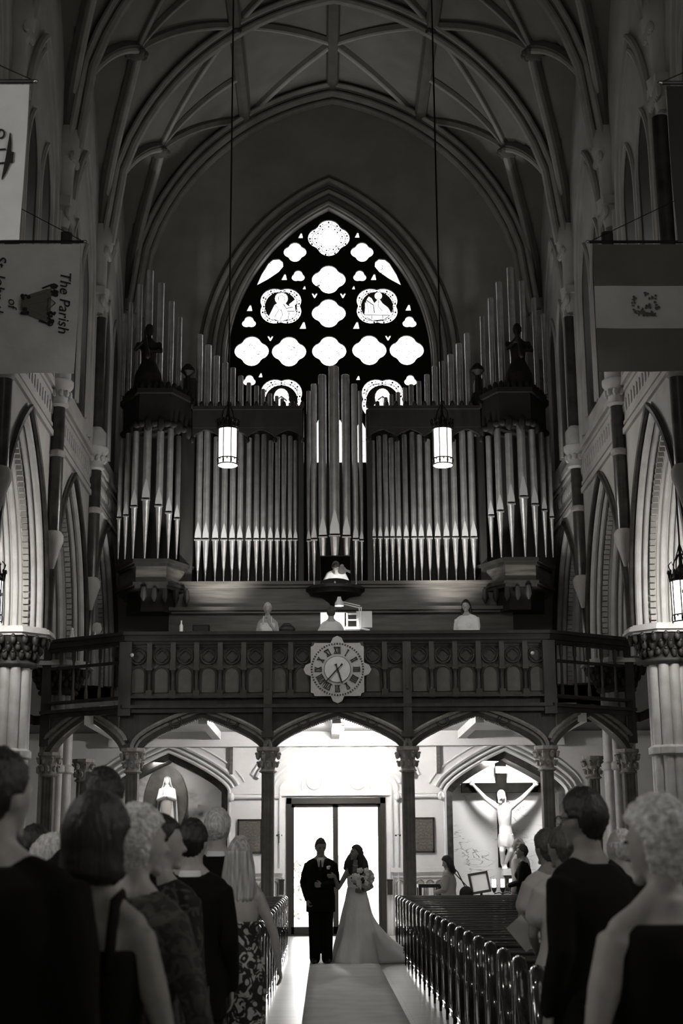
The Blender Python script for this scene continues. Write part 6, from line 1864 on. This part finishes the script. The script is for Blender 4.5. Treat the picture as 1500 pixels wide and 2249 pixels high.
who('balding grey guest seen between the tall man and the curly hair', 1366, 1819, row(20), 'm', 10, 'ring', 'hairsilver', lambda o, J: suit(o, J, False), hyaw=20, build=1.0, seed=19, gap=0)
bk = thing('hymn_sheet', 'dim folded sheet held over the pew by the guest in grey', 'booklet', P(1150, 2050, row(19) + .3))
MB().box((-.09, -.003, -.06), (.09, .003, .06)).xf(Matrix.Rotation(radians(50), 4, 'Y')).build('sheet', M['tee'], bk, False)

# --- people by the crucifix
def cl_card(o, J): tee(o, J, 'tee', 1, 'blackdress', .78)
o, J = who('woman with long dark hair and pale cardigan, black shoulder bag, by the niche', 984, 1879, 25.1, 'f', 70, 'long', 'hairdark', cl_card, hyaw=5, hpitch=-18, build=1.2, seed=21, length=.22, gap=.02, arms=fold, vol=1.1)
bgp = P(1024, 1955, 24.95)
bg_ = thing('shoulder_bag', 'black shoulder bag hanging from the woman in the pale cardigan', 'bag', bgp)
MB().ell((0, 0, -.06), (.12, .06, .13), 14, 10).build('bag_body', M['leather'], bg_, False, True)
MB().tube([(-.02, 0, .05), (-.14, -.02, .30), (-.26, -.03, .42), (-.20, .1, .30), (.03, .05, .05)], .010, 6).build('strap', M['leather'], bg_, False)
who('balding man in a pale shirt behind the woman in black by the crucifix', 1141, 1840, 26.1, 'm', 60, 'ring', 'hairsilver', lambda o, J: tee(o, J, 'tee', 1, 'blackdress', .8), hyaw=10, build=1.12, skin='skindim', seed=22, gap=0)
who('woman with short dark hair in a black dress by the crucifix', 1148, 1855, 25.1, 'f', 70, 'short', 'hairdark', lambda o, J: (tee(o, J, 'blackdress', 1, 'blackdress', .78)), hyaw=20, build=1.12, skin='skindim', seed=23, arms=fold, vol=1.1)

# --- on the gallery
who('woman in a white sleeveless top standing on the balcony, hand at her chin', 588, 1324, 26.6, 'f', 178, 'short', 'hairsilver', lambda o, J: dress(o, J, 'white', 1.36, True, .5), hyaw=10, hpitch=-8, seed=24, floor=4.5, build=1.1, vol=1.05,
    arms={-1: [(-.21, .08, 1.10), (-.03, .17, 1.36), (.1, -.2, 1), dict(curl=.9)], 1: [(.21, .05, 1.12), (-.02, .22, 1.08), (-1, .1, 0), dict(curl=.6)]})
who('woman with long hair and pale shawl at the right of the balcony', 1024, 1318, 26.6, 'f', 150, 'long', 'hairdark', lambda o, J: tee(o, J, 'white', 1, 'blackdress', .8), hyaw=14, build=1.35, seed=25, floor=4.5, length=.34, vol=1.05, arms=fold)
x_, H_ = at(727, 1331, 26.95, 4.42, .01)
o, J = person('organist in a white shirt seen from behind at the organ console', x_, 26.95, H_, 2, 'm', 0, -6, .98, 'skin', {1: [(.26, .05, 1.16), (.16, .36, 1.12), (0, 1, 0)], -1: [(-.26, .05, 1.16), (-.16, .36, 1.12), (0, 1, 0)]}, 4.42, 1)
mb = torso(J, .86, 1.45, .018, .02); sleeves(mb, J, 1, .012); wear(o, J, mb, 'shirt', 'shirt')
tr = MB(); tr.rings([ring_e(0, 0, z, .17, .12) for z in (.80, .96)])
for q in (-1, 1): tr.limb([(q * .09, 0, .88), (q * .11, .42, .90), (q * .11, .44, .48), (q * .11, .42, .12)], [.10, .08, .066, .055], 12)
wear(o, J, tr, 'trousers', 'blackdress'); hair(o, J, 'short', 'hairbrown', seed=26)
bn = thing('organ_bench', 'wooden organ bench under the organist', 'bench', (x_, 26.95, 4.5))
MB().box((-.5, -.17, .60), (.5, .17, .66)).build('seat', M['organwood'], bn, False)
for q in (-.45, .45): MB().box((q - .04, -.15, 0), (q + .04, .15, .60)).build('leg', M['organwood'], bn, False)
